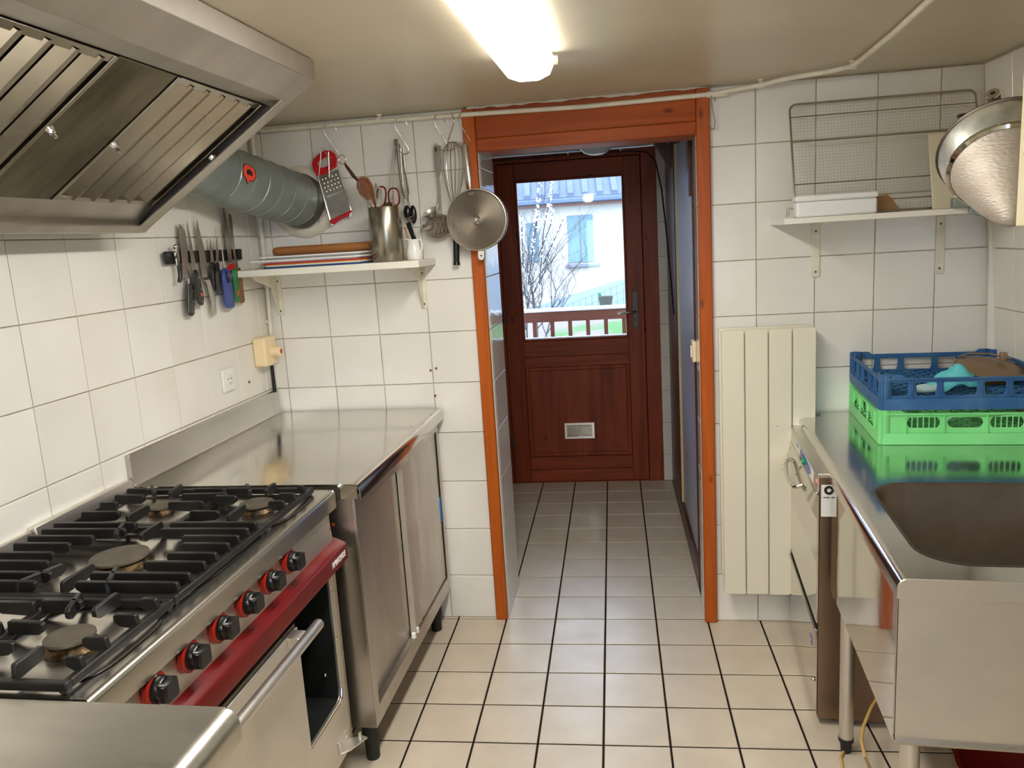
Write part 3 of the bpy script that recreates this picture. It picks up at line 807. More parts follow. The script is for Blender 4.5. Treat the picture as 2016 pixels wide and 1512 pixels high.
# ================================================================== HOOD
HY0, HY1 = -2.75, -.90
t = hood = thing('extractor_hood', 'large greasy stainless steel extractor hood over the stove', 'extractor hood', FL, (.1, -1.8, 1.6))
def sheet(mb, a, b, y0, y1, th=.004):
    """plate between profile points a and b (x, z) running from y0 to y1"""
    a = Vector((a[0], 0, a[1])); b = Vector((b[0], 0, b[1])); d = (b-a).normalized(); n = Vector((-d.z, 0, d.x))*th
    vs = []
    for y in (y0, y1):
        for p in (a, b, b+n, a+n): vs.append((p.x, y, p.z))
    mb.add(vs, [(0,1,2,3),(7,6,5,4),(0,4,5,1),(1,5,6,2),(2,6,7,3),(3,7,4,0)])
    return mb
part('fascia', MB().box(.652, .660, HY0, HY1, 1.944, 1.9935), HOODST, hood, bev=.0015)
part('front_lip', sheet(MB(), (.660, 1.944), (.586, 1.8985), HY0, HY1-.003, -.006), HOODST, hood, bev=.001)
part('front_lip', sheet(MB(), (.586, 1.8985), (.530, 1.894), HY0, HY1-.003, -.006), HOODST, hood, bev=.001)
for y in (HY1-.004, HY0):
    part('end_panel', MB().prism([[(.66,1.99),(.66,1.944),(.588,1.899),(.152,1.613),(.131,1.597),(.10,1.597),(.10,1.99)]], lambda a, b, d: (a, d, b), y, y+.004), HOODST, hood)
part('back_panel', MB().box(.10, .106, HY0, HY1, 1.597, 1.99), HOODST, hood, bev=.001)
part('side_strip', sheet(MB(), (.586, 1.8985), (.152, 1.6135), -.945, -.904, -.004), HOODST, hood, bev=.001)
part('grease_gutter', sheet(sheet(sheet(MB(), (.190, 1.666), (.133, 1.6185), HY0, -.93, -.004), (.133, 1.6185), (.152, 1.6135), HY0, HY1-.004, -.003), (.152, 1.6135), (.131, 1.597), HY0, HY1-.004, -.004).box(.10, .131, HY0, HY1, 1.597, 1.60), HOODST, hood)
FA, FBt = Vector((.528, 0, 1.893)), Vector((.192, 0, 1.668))
T = (FBt-FA); LEN = T.length; T.normalize(); Nn = Vector((-T.z, 0, T.x))     # Nn points down-out of the filter
if Nn.z > 0: Nn = -Nn
def fpt(s_, y, n_): p = FA + T*s_ + Nn*n_; return Vector((p.x, y, p.z))
def fbox(mb, s0, s1, y0, y1, n0, n1):
    vs = [fpt(s, y, n) for n in (n0, n1) for s, y in ((s0,y0),(s1,y0),(s1,y1),(s0,y1))]
    return mb.add(vs, [(0,3,2,1),(4,5,6,7),(0,1,5,4),(1,2,6,5),(2,3,7,6),(3,0,4,7)])
def baffle_filter(y0, y1, ys):
    fr = MB()
    fbox(fr, 0, .018, y0, y1, -.02, .004); fbox(fr, LEN-.014, LEN, y0, y1, -.02, .004)
    fbox(fr, 0, LEN, y0, y0+.012, -.02, .006); fbox(fr, 0, LEN, y1-.012, y1, -.02, .006)
    f = part('baffle_filter', fr, GREASY, hood, bev=.001)
    for y in ys:
        mb = MB(); w = .030
        prof = [(-w, -.024), (-w, -.009), (-w*.30, .008), (w*.42, .002), (w*.50, -.022)]
        th = .0015; n = len(prof)
        for s_ in (.010, LEN-.006):
            for (dy, dn) in prof: mb.v.append(fpt(s_, y+dy, dn))
        for k in range(n-1): mb.f.append((k, k+1, n+k+1, n+k))
        base_ = len(mb.v)
        for s_ in (.010, LEN-.006):
            for (dy, dn) in prof: mb.v.append(fpt(s_, y+dy, dn-th))
        for k in range(n-1): mb.f.append((base_+k+1, base_+k, base_+n+k, base_+n+k+1))
        mb.f.append((0, n, base_+n, base_)); mb.f.append((n-1, base_+n-1, base_+2*n-1, 2*n-1))
        part('slat', mb, GREASY, f, smooth=0)
    bk_ = MB(); fbox(bk_, 0, LEN, y0, y1, -.05, -.046)
    part('dark_gap_sheet', bk_, BLACKM, f, smooth=0)  # black sheet standing in for the hood's dark inside between the slats
baffle_filter(-1.322, -.94, [-.983-.067*i for i in range(5)])
bp_ = MB(); fbox(bp_, 0, LEN, -1.512, -1.326, -.004, .003)
part('blank_plate', bp_, base('greasy_plate_steel', rgb(128, 120, 98), .42, 1.0, col2=rgb(92, 84, 64), nscale=4, stretch=(1, 3, 1), rough2=.55), hood, bev=.001)
baffle_filter(-2.1, -1.516, [-1.548-.066*i for i in range(8)])
baffle_filter(-2.7, -2.104, [-2.14-.066*i for i in range(8)])
for y, s_ in ((-1.513, .200), (-1.312, .212), (-.925, .200)):
    c = fpt(s_, y, .006)
    wn_ = MB().cyl(fpt(s_, y, -.0), fpt(s_, y, .026), .0035, 8)
    wn_.lathe([(.0,.0),(.010,.0),(.007,.009),(.0,.012)], fpt(s_, y, .006), Nn, 10)
    wn_.bar(fpt(s_-.006, y-.013, .018), fpt(s_, y, .012), .004, .006); wn_.bar(fpt(s_+.006, y+.013, .018), fpt(s_, y, .012), .004, .006)
    part('wing_nut', wn_, CHROME, hood)

# ================================================================== DUCT
Q0 = bk(596, 398, .003); Q1w = FB.loc(yy(430, 343, -.42))
ax = (Q1w - Q0).normalized(); RD = .099
yL = FL.loc(FB.m @ Q1w)
Lmax = (Q0 - Q1w).length + .02
t = thing('exhaust_duct', 'round galvanised spiral duct from the hood to the back wall', 'duct', FB, Q0)
QE = Q0 + ax*Lmax
part('pipe', MB().tube([Q0, Q0 + ax*(Lmax*.5), QE], RD, 40), GALV, t)
ql = FL.loc(FB.m @ QE)
qe = [FB.inv @ (FL.m @ Vector(p)) for p in ((max(ql.x, RD+.004), ql.y-.06, ql.z+.01), (max(ql.x, RD+.008)+.03, ql.y-.2, ql.z+.02), (.20, HY1+.003, 1.83))]
part('elbow', MB().tube([QE] + qe, [RD, RD, RD*.98, RD*.95], 32), GALV, t)
e1 = ax.cross(Vector((0, 0, 1))).normalized(); e2 = e1.cross(ax)
hx = []
nt_ = Lmax/.072
for i in range(int(nt_*28)):
    a = 2*PI*i/28; hx.append(Q0 + ax*(.072*i/28) + (e1*math.cos(a) + e2*math.sin(a))*(RD+.0006))
part('seam', MB().tube(hx, .0018, 5), base('seam_galvanised', rgb(176, 182, 176), .35, .8), t)
part('wall_collar', MB().lathe([(RD+.002, -.012), (.118, -.012), (.134, -.004), (.137, .0), (.10, .0)], (Q0.x, .0, Q0.z), (0, 1, 0), 40), PIPEP, t)
part('end_rim', MB().lathe([(RD+.0015, 0), (RD+.004, .03), (RD+.0015, .045), (RD, .045)], Q0, ax, 40), base('dark_galvanised_rim', rgb(104, 106, 98), .5, .7), t)
# sticker: find the surface point seen at pixel (491, 341)
o_ = FB.loc(CAMP); d_ = FB.dirn(ray(491, 341)).normalized()
w_ = o_ - Q0; dp = d_ - ax*d_.dot(ax); wp = w_ - ax*w_.dot(ax)
A_, B_, C_ = dp.dot(dp), 2*dp.dot(wp), wp.dot(wp) - RD**2
th_ = (-B_ - math.sqrt(max(B_*B_ - 4*A_*C_, 0)))/(2*A_); hpnt = o_ + d_*th_ - Q0
sa = hpnt.dot(ax); an0 = math.atan2(hpnt.dot(e2), hpnt.dot(e1))
def duct_map(off):
    def f(a, b, d):
        an = an0 + b/RD
        return Q0 + ax*(sa + a) + (e1*math.cos(an) + e2*math.sin(an))*(RD + off + d)
    return f
def blob(pts, n=1): return [(x*.0011, y*.0011) for x, y in pts]
out_ = [(-26,-8),(-18,-20),(0,-24),(18,-22),(28,-8),(26,10),(14,18),(4,30),(-4,20),(-18,18),(-27,6)]
st_ = part('sticker', MB().prism([blob([(x*1.12, y*1.12) for x, y in out_])], duct_map(.0008), 0, .0004), INKB, t, smooth=0)
part('sticker_print', MB().prism([blob(out_)], duct_map(.0014), 0, .0003), STICKRED, st_, smooth=0)
part('sticker_print', MB().prism([blob([(-12,-4),(0,-12),(14,-6),(12,6),(6,8),(0,2),(-4,8),(-12,6)])], duct_map(.0019), 0, .0003), INKB, st_, smooth=0)

# ================================================================== KNIFE RACK (left wall)
def Z2(*p): return [(300 + x/5.04, 370 + y/5.04) for x, y in p]
def Z3(*p): return [(460 + x/5.04, 200 + y/5.04) for x, y in p]
def Z4(*p): return [(660 + x/3.6, 200 + y/3.6) for x, y in p]
def lprism(pts, o0, o1, mb=None): return (mb or MB()).prism([pts], lambda a, b, d: lf(a, b, d), o0, o1)
def bprism(loops, o0, o1, mb=None): return (mb or MB()).prism(loops, lambda a, b, d: bk(a, b, d), o0, o1)
rk = Z2((110,632),(885,605),(892,708),(128,762))
t = thing('knife_rack', 'black magnetic knife strip on the left wall', 'knife rack', FL, lf(*rk[0], 0.0))
part('strip', lprism(Z2((150,632),(860,606),(866,708),(165,758)), 0, .016), BLACKM, t, bev=.002)
part('end_cap', lprism(Z2((108,632),(205,628),(220,755),(128,762)), 0, .020), BLACKM, t, bev=.003)
part('end_cap', lprism(Z2((838,606),(885,605),(892,708),(842,710)), 0, .020), BLACKM, t, bev=.003)
def knife(name, label, blade, handle, hmat, bmat=None, o=.0165, cat='knife', extra=None):
    bl_ = Z2(*blade) if blade else None
    k = thing(name, label, cat, FL, lf(*(bl_[0] if bl_ else Z2(handle[0])[0]), o), group='knives and tools on the magnetic strip')
    if bl_: part('blade', lprism(bl_, o, o+.002), bmat or BLADE, k, smooth=0)
    if handle: part('handle', lprism(Z2(*handle), o-.006, o+.010), hmat, k, bev=.0035, seg=3)
    return k
def rivets(k, pts, o=.0265):
    for q in Z2(*pts):
        p = lf(*q, o); part('rivet', MB().cyl(p - Vector((.003,0,0)), p + Vector((.0008,0,0)), .0028, 8), CHROME, k)
k = knife('santoku_knife', 'broad knife with black riveted handle, second from left on strip', [(262,350),(290,375),(325,440),(345,560),(355,700),(368,880),(345,897),(300,895),(300,800),(285,650),(265,480)],
      [(342,955),(405,952),(412,1080),(424,1240),(405,1272),(368,1272),(347,1240),(342,1100)], BLACKP)
part('bolster', lprism(Z2((350,893),(372,893),(385,955),(352,957)), .013, .024), CHROME, k, bev=.002)
part('spine', lprism(Z2((350,960),(358,960),(366,1240),(357,1240)), .0262, .0275), BLADE, k, smooth=0)
rivets(k, [(393,1025),(400,1128),(407,1228)])
k = knife('carving_knife', 'slim pointed knife with black riveted handle and small red mark', [(340,320),(370,450),(405,620),(440,805),(405,808),(385,740),(360,560),(338,370)],
      [(403,812),(445,808),(480,930),(503,1040),(514,1120),(505,1165),(470,1168),(445,1130),(420,950)], BLACKP, o=.019)
rivets(k, [(458,890),(480,1005),(497,1122)], .029)
part('label', lprism(Z2((476,1045),(494,1040),(502,1070),(482,1078)), .0288, .0295), ORANGE, k, smooth=0)
k = knife('chef_knife', 'long chef knife with a curved steel handle', [(440,305),(470,430),(515,600),(560,870),(570,890),(500,905),(480,800),(455,600),(437,420)],
      [(500,913),(570,903),(600,1000),(628,1100),(640,1250),(600,1268),(588,1210),(588,1150),(562,1050),(540,940)], STEELMAT)
part('bolster', lprism(Z2((498,893),(568,884),(570,892),(500,903)), .012, .0245), BLACKM, k)
k = knife('paring_knife', 'small paring knife with thin black handle, left of the pair', [(570,485),(595,600),(612,735),(580,735),(568,580)], [(578,735),(620,735),(634,900),(630,1030),(605,1015),(585,850)], BLACKP, o=.017)
k = knife('paring_knife', 'small paring knife with thin black handle, right of the pair, beside the lighter', [(637,475),(655,600),(660,742),(630,742),(630,560)], [(626,740),(664,740),(674,900),(664,1062),(635,1055),(623,880)], BLACKP, o=.019)
k = knife('green_handled_knife', 'long thin knife with red and green handle, right of the lighter', [(705,178),(725,260),(770,500),(792,740),(757,745),(735,600),(705,380),(697,200)], [(785,820),(832,785),(852,900),(866,1100),(855,1138),(822,1138),(800,900)], GREENH, o=.018)
part('guard', lprism(Z2((735,800),(768,752),(818,743),(822,790),(785,822),(760,822)), .013, .029), REDP, k, bev=.003)
part('label', lprism(Z2((842,1020),(856,1015),(860,1068),(846,1072)), .0282, .0288), ORANGE, k, smooth=0)
k = knife('bread_knife', 'long blunt-tipped knife with brown wooden handle, rightmost on strip', [(755,255),(785,270),(800,420),(825,650),(852,785),(830,790),(810,680),(775,480),(758,320)], [(828,795),(872,785),(892,900),(920,1120),(906,1143),(868,1143),(852,950)], HANDLEW)
rivets(k, [(866,825),(880,935)])
# lighter
k = thing('gas_lighter', 'blue long-nosed gas lighter with a chrome tube', 'lighter', FL, lf(*Z2((712, 790))[0], .02), group='knives and tools on the magnetic strip')
part('body', lprism(Z2((688,802),(715,792),(760,812),(795,860),(800,1000),(820,1175),(803,1192),(745,1194),(722,1172),(690,900)), .012, .032), BLUEL, k, bev=.005, seg=3)
part('trigger', lprism(Z2((735,825),(788,862),(792,935),(758,945),(752,905),(738,880)), .0325, .035), BLACKP, k, bev=.001)
part('flame_tube', MB().tube([lf(*q, .026) for q in Z2((665,385),(690,600),(712,795))], [.0035,.003,.0042], 10), CHROME, k)
part('tip', MB().cyl(lf(*Z2((664,378))[0], .026), lf(*Z2((667,402))[0], .026), .0046, 10), CHROME, k)
# corkscrew
k = thing('corkscrew', 'waiter corkscrew with chrome lever and black grip, leftmost on strip', 'corkscrew', FL, lf(*Z2((235, 590))[0], .028), group='knives and tools on the magnetic strip')
part('lever', MB().tube([lf(*q, .029) for q in Z2((230,585),(245,660),(235,700))], [.006,.005,.004], 8), CHROME, k)
part('lever_end', MB().sphere(lf(*Z2((228,583))[0], .029), .0085, 10, 8), CHROME, k)
part('boot', MB().tube([lf(*q, .026) for q in Z2((222,640),(235,700),(245,770))], [.004,.0035,.002], 8), BOARDW, k)
part('handle', MB().tube([lf(*q, .028) for q in Z2((255,620),(258,700),(268,800),(275,870),(268,935))], [.004,.0065,.007,.006,.0065], 10), BLACKP, k)

# ================================================================== LEFT SHELF AND WHAT STANDS ON IT
SZ = bk(822, 515, .25).z + .004
SXR = bk(858, 512, 0).x
t = thing('wall_shelf', 'white wall shelf on the left carrying the steel utensil pot', 'shelf', FB, (-.9, 0, SZ))
part('board', MB().box(-1.262, SXR, -.25, -.0005, SZ-.024, SZ), SHELFW, t, bev=.0015)
def bracket(parent, x, zt__, drop, reach, w=.026, flat=False):
    mb = MB()
    if flat:
        mb.box(x-w/2, x+w/2, -.006, -.0005, zt__-drop, zt__); mb.box(x-w/2, x+w/2, -reach, -.0005, zt__-.005, zt__)
    else:
        mb.box(x-w/2, x+w/2, -.004, -.0005, zt__-drop, zt__); mb.box(x-w/2, x+w/2, -reach, -.0005, zt__-.004, zt__)
        mb.prism([[(-.003, zt__-.003), (-reach, zt__-.003), (-reach+.01, zt__-.015), (-.06, zt__-.05), (-.012, zt__-drop+.006), (-.003, zt__-drop+.003)]], lambda a, b, d: (d, a, b), x-.004, x-.001)
    b_ = part('bracket', mb, PIPEP, parent, bev=.001)
    for dz in (.03, drop-.018):
        part('screw', MB().lathe([(0,.003),(.003,.0025),(.0042,0),(0,0)], (x, -.0055 if flat else -.004, zt__-dz), (0,-1,0), 10), SCREWD, b_)
bracket(t, bk(838, 600, 0).x-.004, SZ-.024, .165, .20)
bracket(t, -1.225, SZ-.024, .165, .20)
# boards and trays lying flat (lowest first)
def slab(name, label, cat, x0, x1, z0, z1, mat, y0=-.235, y1=-.03, bev_=.002, group=None):
    return solo(name, MB().box(x0, x1, y0, y1, z0, z1), mat, label, cat, FB, ((x0+x1)/2, (y0+y1)/2, z0), bev=bev_, group=group)
gB = 'cutting boards stacked on the left shelf'
xA = bk(521, 520, .22).x
slab('cutting_board', 'blue cutting board at the bottom of the shelf stack', 'cutting board', xA, -.80, SZ+.0002, SZ+.0062, base('blue_board', rgb(28, 66, 120), .5), group=gB)
slab('cutting_board', 'pale cutting board between the blue and yellow ones', 'cutting board', xA+.01, -.80, SZ+.0064, SZ+.0114, base('white_board', rgb(226, 226, 220), .5), group=gB)
slab('cutting_board', 'thin yellow cutting board under the red one', 'cutting board', xA, -.80, SZ+.0116, SZ+.0146, base('yellow_board', rgb(210, 160, 60), .5), group=gB)
slab('cutting_board', 'red cutting board under the white trays', 'cutting board', xA, -.80, SZ+.0148, SZ+.0198, base('red_board', rgb(190, 40, 44), .5), group=gB)
def tray(z, x0, x1, y0, y1, h, label):
    mb = MB(); w = .02; mb.box(x0+w, x1-w, y0+w, y1-w, z, z+.003)
    for (a0,a1,b0,b1) in ((x0+w-.003,x0+w,y0+w,y1-w),(x1-w,x1-w+.003,y0+w,y1-w),(x0+w,x1-w,y0+w-.003,y0+w),(x0+w,x1-w,y1-w,y1-w+.003)): mb.box(a0,a1,b0,b1,z,z+h)
    mb.box(x0, x1, y0, y0+w, z+h-.0055, z+h); mb.box(x0, x1, y1-w, y1, z+h-.0055, z+h); mb.box(x0, x0+w, y0+w, y1-w, z+h-.0055, z+h); mb.box(x1-w, x1, y0+w, y1-w, z+h-.0055, z+h)
    return solo('tray', mb, WHITEP, label, 'tray', FB, ((x0+x1)/2, (y0+y1)/2, z), bev=.001, group='white trays stacked on the left shelf')
x0t = bk(497, 512, .22).x
tray(SZ+.020, x0t, -.79, -.245, -.025, .011, 'wide-rimmed white tray on top of the red board')
tray(SZ+.0315, x0t+.035, -.79, -.235, -.03, .012, 'upper white tray with raised rim under the rolling pin')
# rolling pin
a = bk(538, 491, .10); b = bk(740, 481, .10)
zz0 = SZ + .0435 + .0165
pa = Vector((a.x, -.10, zz0)); pb = Vector((-.80, -.095, zz0))
solo('rolling_pin', MB().lathe([(0,0),(.010,.0),(.015,.006),(.0165,.02),(.0165,(pb-pa).length-.004),(0,(pb-pa).length)], pa, (pb-pa), 20), PIN, 'plain wooden rolling pin lying on the white trays', 'rolling pin', FB, pa)
# steel pot
cx = bk(766, 512, .15); CR = .0575; CH = .194
t = thing('utensil_pot', 'tall brushed steel pot full of utensils on the left shelf', 'utensil holder', FB, (cx.x, -.15, SZ))
part('pot_body', MB().lathe([(0,.001),(CR-.002,.001),(CR,.004),(CR,CH-.002),(CR-.001,CH),(CR-.003,CH-.002),(CR-.003,.006),(0,.006)], (cx.x, -.15, SZ), n=40), base('pot_brushed_steel', rgb(176, 168, 152), .27, 1.0, col2=rgb(160, 152, 136), nscale=3, stretch=(1, 1, .1)), t)
PO = .15
def inside(u, v, off=PO): return bk(u, v, off)
foot = Vector((cx.x, -.15, SZ+.012))
# wooden spoon
tp = inside(*Z3((1305, 870))[0], .13); nk = inside(*Z3((1400, 1010))[0], .14)
t = thing('wooden_spoon', 'wooden spoon standing bowl up in the steel pot', 'spoon', FB, foot)
dsp = (tp - nk).normalized()
rim_ = [inside(*q, .13) for q in Z3((1270,742),(1222,775),(1218,850),(1250,920),(1320,975),(1388,985),(1398,930),(1375,830),(1330,755))]
mb = MB(); cc = sum(rim_, Vector())/len(rim_); n = len(rim_)
inn = [cc.lerp(p, .86) for p in rim_]
mb.v += rim_ + inn + [p + Vector((0, .010, 0)) for p in inn]
mb.v.append(cc + Vector((0, .014, 0))); mb.v += [p + Vector((0, .008, 0)) for p in rim_]; mb.v.append(cc + Vector((0, .020, 0)))
for k in range(n):
    k2 = (k+1) % n
    mb.f += [(k, k2, n+k2, n+k), (n+k, n+k2, 2*n+k2, 2*n+k), (2*n+k, 2*n+k2, 3*n), (k, 3*n+1+k, 3*n+1+k2, k2), (3*n+1+k, 4*n+1, 3*n+1+k2)]
part('spoon_bowl', mb, SPOONW, t, smooth=60)
part('handle', MB().tube([inside(*q, o) for q, o in zip(Z3((1378,965),(1405,1020)), (.126,.13))] + [foot + Vector((.02,.01,.01))], [.008,.006,.006], 8), SPOONW, t)
# hand whisk with ring and wooden handle
t = thing('small_whisk', 'small whisk with dark wooden handle and hanging ring, leaning out of the pot', 'whisk', FB, foot)
rc = inside(*Z3((1077,577))[0], .13)
part('ring', MB().tube([rc + Vector((math.cos(a)*.0135, 0, math.sin(a)*.016)) for a in [i*PI/9 for i in range(18)]], .0016, 6, closed=True), WIRE, t)
part('handle', MB().tube([inside(*q, .13) for q in Z3((1100,612),(1125,650),(1190,740),(1235,785))], [.003,.0055,.0065,.0045], 10), DARKW, t)
wr_ = MB()
for dx in (-6, -2, 2, 6):
    wr_.tube([inside(*Z3((1235,785))[0], .13), inside(*Z3((1290+dx*5, 900-dx*6))[0], .135), inside(*Z3((1375+dx*2, 1035))[0], .14), foot + Vector((-.01+dx*.002, 0, .02))], .0012, 5)
part('wire', wr_, WIRE, t)
# scissors: two black and red loops
t = thing('kitchen_scissors', 'kitchen scissors with black and red handle loops, in the steel pot', 'scissors', FB, foot)
def ring_loop(cx_, cy_, rx, ry, w, rot_=0, n=18):
    o = []; i_ = []
    for k in range(n):
        a = 2*PI*k/n; e = .75
        X_ = math.copysign(abs(math.cos(a))**e, math.cos(a)); Y_ = math.copysign(abs(math.sin(a))**e, math.sin(a))
        for L, q in ((o, 1.0), (i_, None)):
            fx = rx if q else rx-w; fy = ry if q else ry-w
            x = X_*fx; y = Y_*fy; L.append((cx_ + x*math.cos(rot_) - y*math.sin(rot_), cy_ + x*math.sin(rot_) + y*math.cos(rot_)))
    return o, i_
for (qx, qy, rx, ry, ro) in ((750.5, 387, 10.5, 21, .08), (775.5, 388, 12, 19, -.1)):
    o, i_ = ring_loop(qx, qy, rx, ry, 2.8, ro)
    part('handle_loop', bprism([o, i_], .130, .140), BLACKP, t, bev=.0015)
    o, i_ = ring_loop(qx, qy, rx-2.2, ry-2.2, 1.3, ro)
    part('grip_lining', bprism([o, i_], .129, .1412), base('red_grip_lining', rgb(200, 60, 44), .4), t)
part('blade', MB().bar(inside(752, 405, .135), foot + Vector((.01, 0, .01)), .016, .003, up=(0,1,0)).bar(inside(774, 405, .135), foot + Vector((.0, .004, .01)), .016, .003, up=(0,1,0)), BLADE, t)
# second whisk: wire loops showing behind the scissors
t = thing('wire_whisk', 'thin wire whisk head between the wooden spoon and scissors', 'whisk', FB, foot)
wr_ = MB()
for k in range(5):
    sp = 4 + 3.2*k
    wr_.tube([foot + Vector((.005,.01,.02)), bk(742-sp*.3+4, 405, .15), bk(740-sp*.55+5, 375, .15), bk(739, 359+k*.8, .15), bk(740+sp*.55+3, 375, .15), bk(744+sp*.3, 405, .15), foot + Vector((.012,.01,.02))], .0008, 4)
part('wire', wr_, WIRE, t)
t = thing('steel_serving_fork', 'shiny steel spoon handle in the pot behind the right scissor loop', 'utensil', FB, foot)
part('handle', MB().tube([bk(773, 372, .155), bk(774, 392, .155), foot + Vector((.02,.0,.02))], [.005,.006,.004], 8, flat=.5), CHROME, t)

# jug with a brush
jc = bk(817, 508, .13); J0 = Vector((jc.x, -.13, SZ))
t = thing('porcelain_jug', 'small white porcelain jug at the right end of the left shelf', 'jug', FB, J0)
part('jug_body', MB().lathe([(0,.001),(.026,.001),(.0285,.004),(.0305,.018),(.029,.034),(.024,.052),(.0235,.062),(.0255,.074),(.0235,.074),(.0215,.062),(.022,.05),(.026,.03),(.0,.006)], J0, n=32), PORCE, t)
part('handle', MB().tube([J0+Vector(p) for p in ((.021,-.012,.07),(.032,-.018,.072),(.036,-.02,.058),(.034,-.019,.04),(.026,-.014,.022))], .0038, 8), PORCE, t)
part('spout', MB().prism([[(-.012,.062),(-.034,.078),(-.012,.076)]], lambda a, b, d: J0 + Vector((a, d, b)), -.008, .008), PORCE, t, bev=.003)
t = thing('pastry_brush', 'pastry brush with black handle standing in the white jug', 'brush', FB, J0 + Vector((0,0,.02)))
part('handle', MB().bar(bk(816, 472, .135), bk(803, 438, .125), .017, .007, up=(0,1,0)).bar(J0+Vector((.0,0,.012)), bk(816, 472, .135), .012, .006, up=(0,1,0)), BLACKP, t, bev=.002)
t = thing('wooden_stick', 'pale wooden stick beside the brush in the jug', 'stick', FB, J0 + Vector((0,0,.02)))
part('stick', MB().tube([J0+Vector((-.004,.004,.012)), bk(804, 470, .12), bk(797, 448, .115)], .0035, 8), PIN, t)
# ================================================================== HANGING UTENSILS
RP = 1/514.0
def s_hook(u, v, label, mirror=False, s=1.0, w=None):
    """S hook over the pipe: template in photo pixels round the crown (u, v)"""
    c = bk(u, v, .03)
    tpl = [(22,9),(20,2),(12,-3),(4,-1),(0,7),(2,16),(13,36),(21,52),(21,60),(13,63),(3,56),(-2,48)]
    pts = []
    for dx, dy in tpl:
        off = .032 - (dx-9)*.0012
        x = (-dx+18 if mirror else dx) - 9
        pts.append(Vector((c.x + x*RP*s*.95, -off, c.z - dy*RP*s + .000)))
    return solo('s_hook', MB().tube(pts, .0018, 8), WIRE, label, 'hook', FB, c, group='steel s-hooks on the pipe')
s_hook(647, 247, 'steel s-hook on the pipe holding the red grater')
s_hook(786, 236, 'steel s-hook on the pipe holding the tongs')
s_hook(864, 229, 'steel s-hook on the pipe holding the slotted skimmer')
s_hook(886, 228, 'mirrored steel s-hook on the pipe holding the large whisk', True)
s_hook(912, 226, 'steel s-hook on the pipe holding the round strainer handle')
c = bk(1402, 184, .03)
solo('s_hook', MB().tube([Vector((c.x + x*RP, -o, c.z - z*RP)) for x, z, o in ((6,12,.012),(5,5,.016),(1,-4,.024),(-2,-3,.035),(-2,10,.042),(1,30,.03),(5,48,.024),(3,60,.024),(-2,61,.03),(-6,54,.038))], .0018, 8), WIRE, 'empty steel s-hook on the pipe right of the doorway', 'hook', FB, c, group='steel s-hooks on the pipe')

# grater
t = thing('flat_grater', 'flat steel grater with red loop handle and red foot', 'grater', FB, bk(645, 300, .03))
outer = Z3((832,742),(795,690),(773,615),(800,560),(855,512),(900,482),(965,487),(1010,520),(1028,575),(1022,650),(985,665),(930,715),(880,728))
inner = Z3((850,655),(835,610),(870,575),(925,545),(955,565),(958,610),(935,640),(895,655))
part('handle', bprism([outer, inner], .024, .034), REDP, t, bev=.003, seg=3)
body = Z3((835,745),(1040,672),(1165,1078),(957,1172))
part('grater_plate', bprism([body], .028, .0295), BLADE, t, smooth=0)
part('side_rail', MB().tube([bk(*q, .031) for q in Z3((835,745),(957,1172))], .0022, 6).tube([bk(*q, .031) for q in Z3((1040,672),(1165,1078))], .0022, 6), CHROME, t)
bumps = MB(); A4 = [Vector((p[0], p[1])) for p in body]
def gp(a, b): return A4[0].lerp(A4[1], a).lerp(A4[3].lerp(A4[2], a), b)
for r in range(4):
    for q in range(5):
        p = gp(.16 + q*.165 + (.04 if r % 2 else 0), .10 + r*.095); bumps.sphere(bk(p.x, p.y, .030), .0035, 8, 5, (.8, 1, 1.5))
part('shredding_teeth', bumps, CHROME, t)
p0, p1 = gp(.14, .50), gp(.88, .50)
part('slicing_slot', MB().bar(bk(p0.x, p0.y, .031), bk(p1.x, p1.y, .031), .006, .004, up=(0,1,0)), CHROME, t)
fine = MB()
for r in range(8):
    for q in range(11):
        p = gp(.14+q*.072, .60+r*.045); fine.sphere(bk(p.x, p.y, .0300), .0012, 5, 3)
part('fine_teeth', fine, CHROME, t, kind='stuff')
part('foot', bprism([Z3((953,1180),(1170,1073),(1178,1112),(1150,1135),(1090,1150),(1030,1190),(1000,1222),(962,1212))], .024, .034), REDP, t, bev=.003)
part('foot_tip', bprism([Z3((962,1208),(1000,1220),(985,1232),(966,1226))], .0235, .0345), WHITEP, t, bev=.002)
part('foot_tip', bprism([Z3((1150,1108),(1176,1092),(1180,1125),(1158,1148),(1142,1145))], .0235, .0345), WHITEP, t, bev=.002)
part('clip_wire', MB().tube([bk(*q, .036) for q in Z3((865,500),(857,620),(842,760))], .0018, 6).tube([bk(*q, .037) for q in Z3((940,500),(945,600),(948,750))], .0022, 6).tube([bk(*q, .036) for q in Z3((880,460),(905,500),(940,520))], .0015, 6), BLADE, t)

# tongs and what hangs with them
t = thing('kitchen_tongs', 'steel tongs with scalloped tips hanging behind the steel pot', 'tongs', FB, bk(790, 290, .03))
part('tong_arm', MB().tube([bk(*q, .040) for q in Z4((432,270),(440,400),(462,560),(475,640),(490,690))], [.0075,.0065,.0055,.008,.004], 8, flat=.4), BLADE, t)
part('tong_arm', MB().tube([bk(*q, .028) for q in Z4((452,300),(480,430),(508,560),(520,640),(515,700))], [.0065,.0060,.0055,.008,.004], 8, flat=.4), BLADE, t)
part('pivot_cap', bprism([Z4((415,265),(446,265),(450,310),(418,312))], .026, .046), BLADE, t, bev=.002)
for i in range(6):
    q = Z4((468+i*5.5, 580+i*19))[0]; part('scallop', MB().sphere(bk(*q, .042), .0058, 8, 6, (1, .7, .8)), CHROME, t)
t = thing('black_spoon', 'black nylon serving spoon hanging behind the tongs', 'spoon', FB, bk(795, 300, .025))
part('handle', MB().tube([bk(*q, .022) for q in Z4((480,320),(495,480),(515,640),(535,740))], .003, 6), WIRE, t)
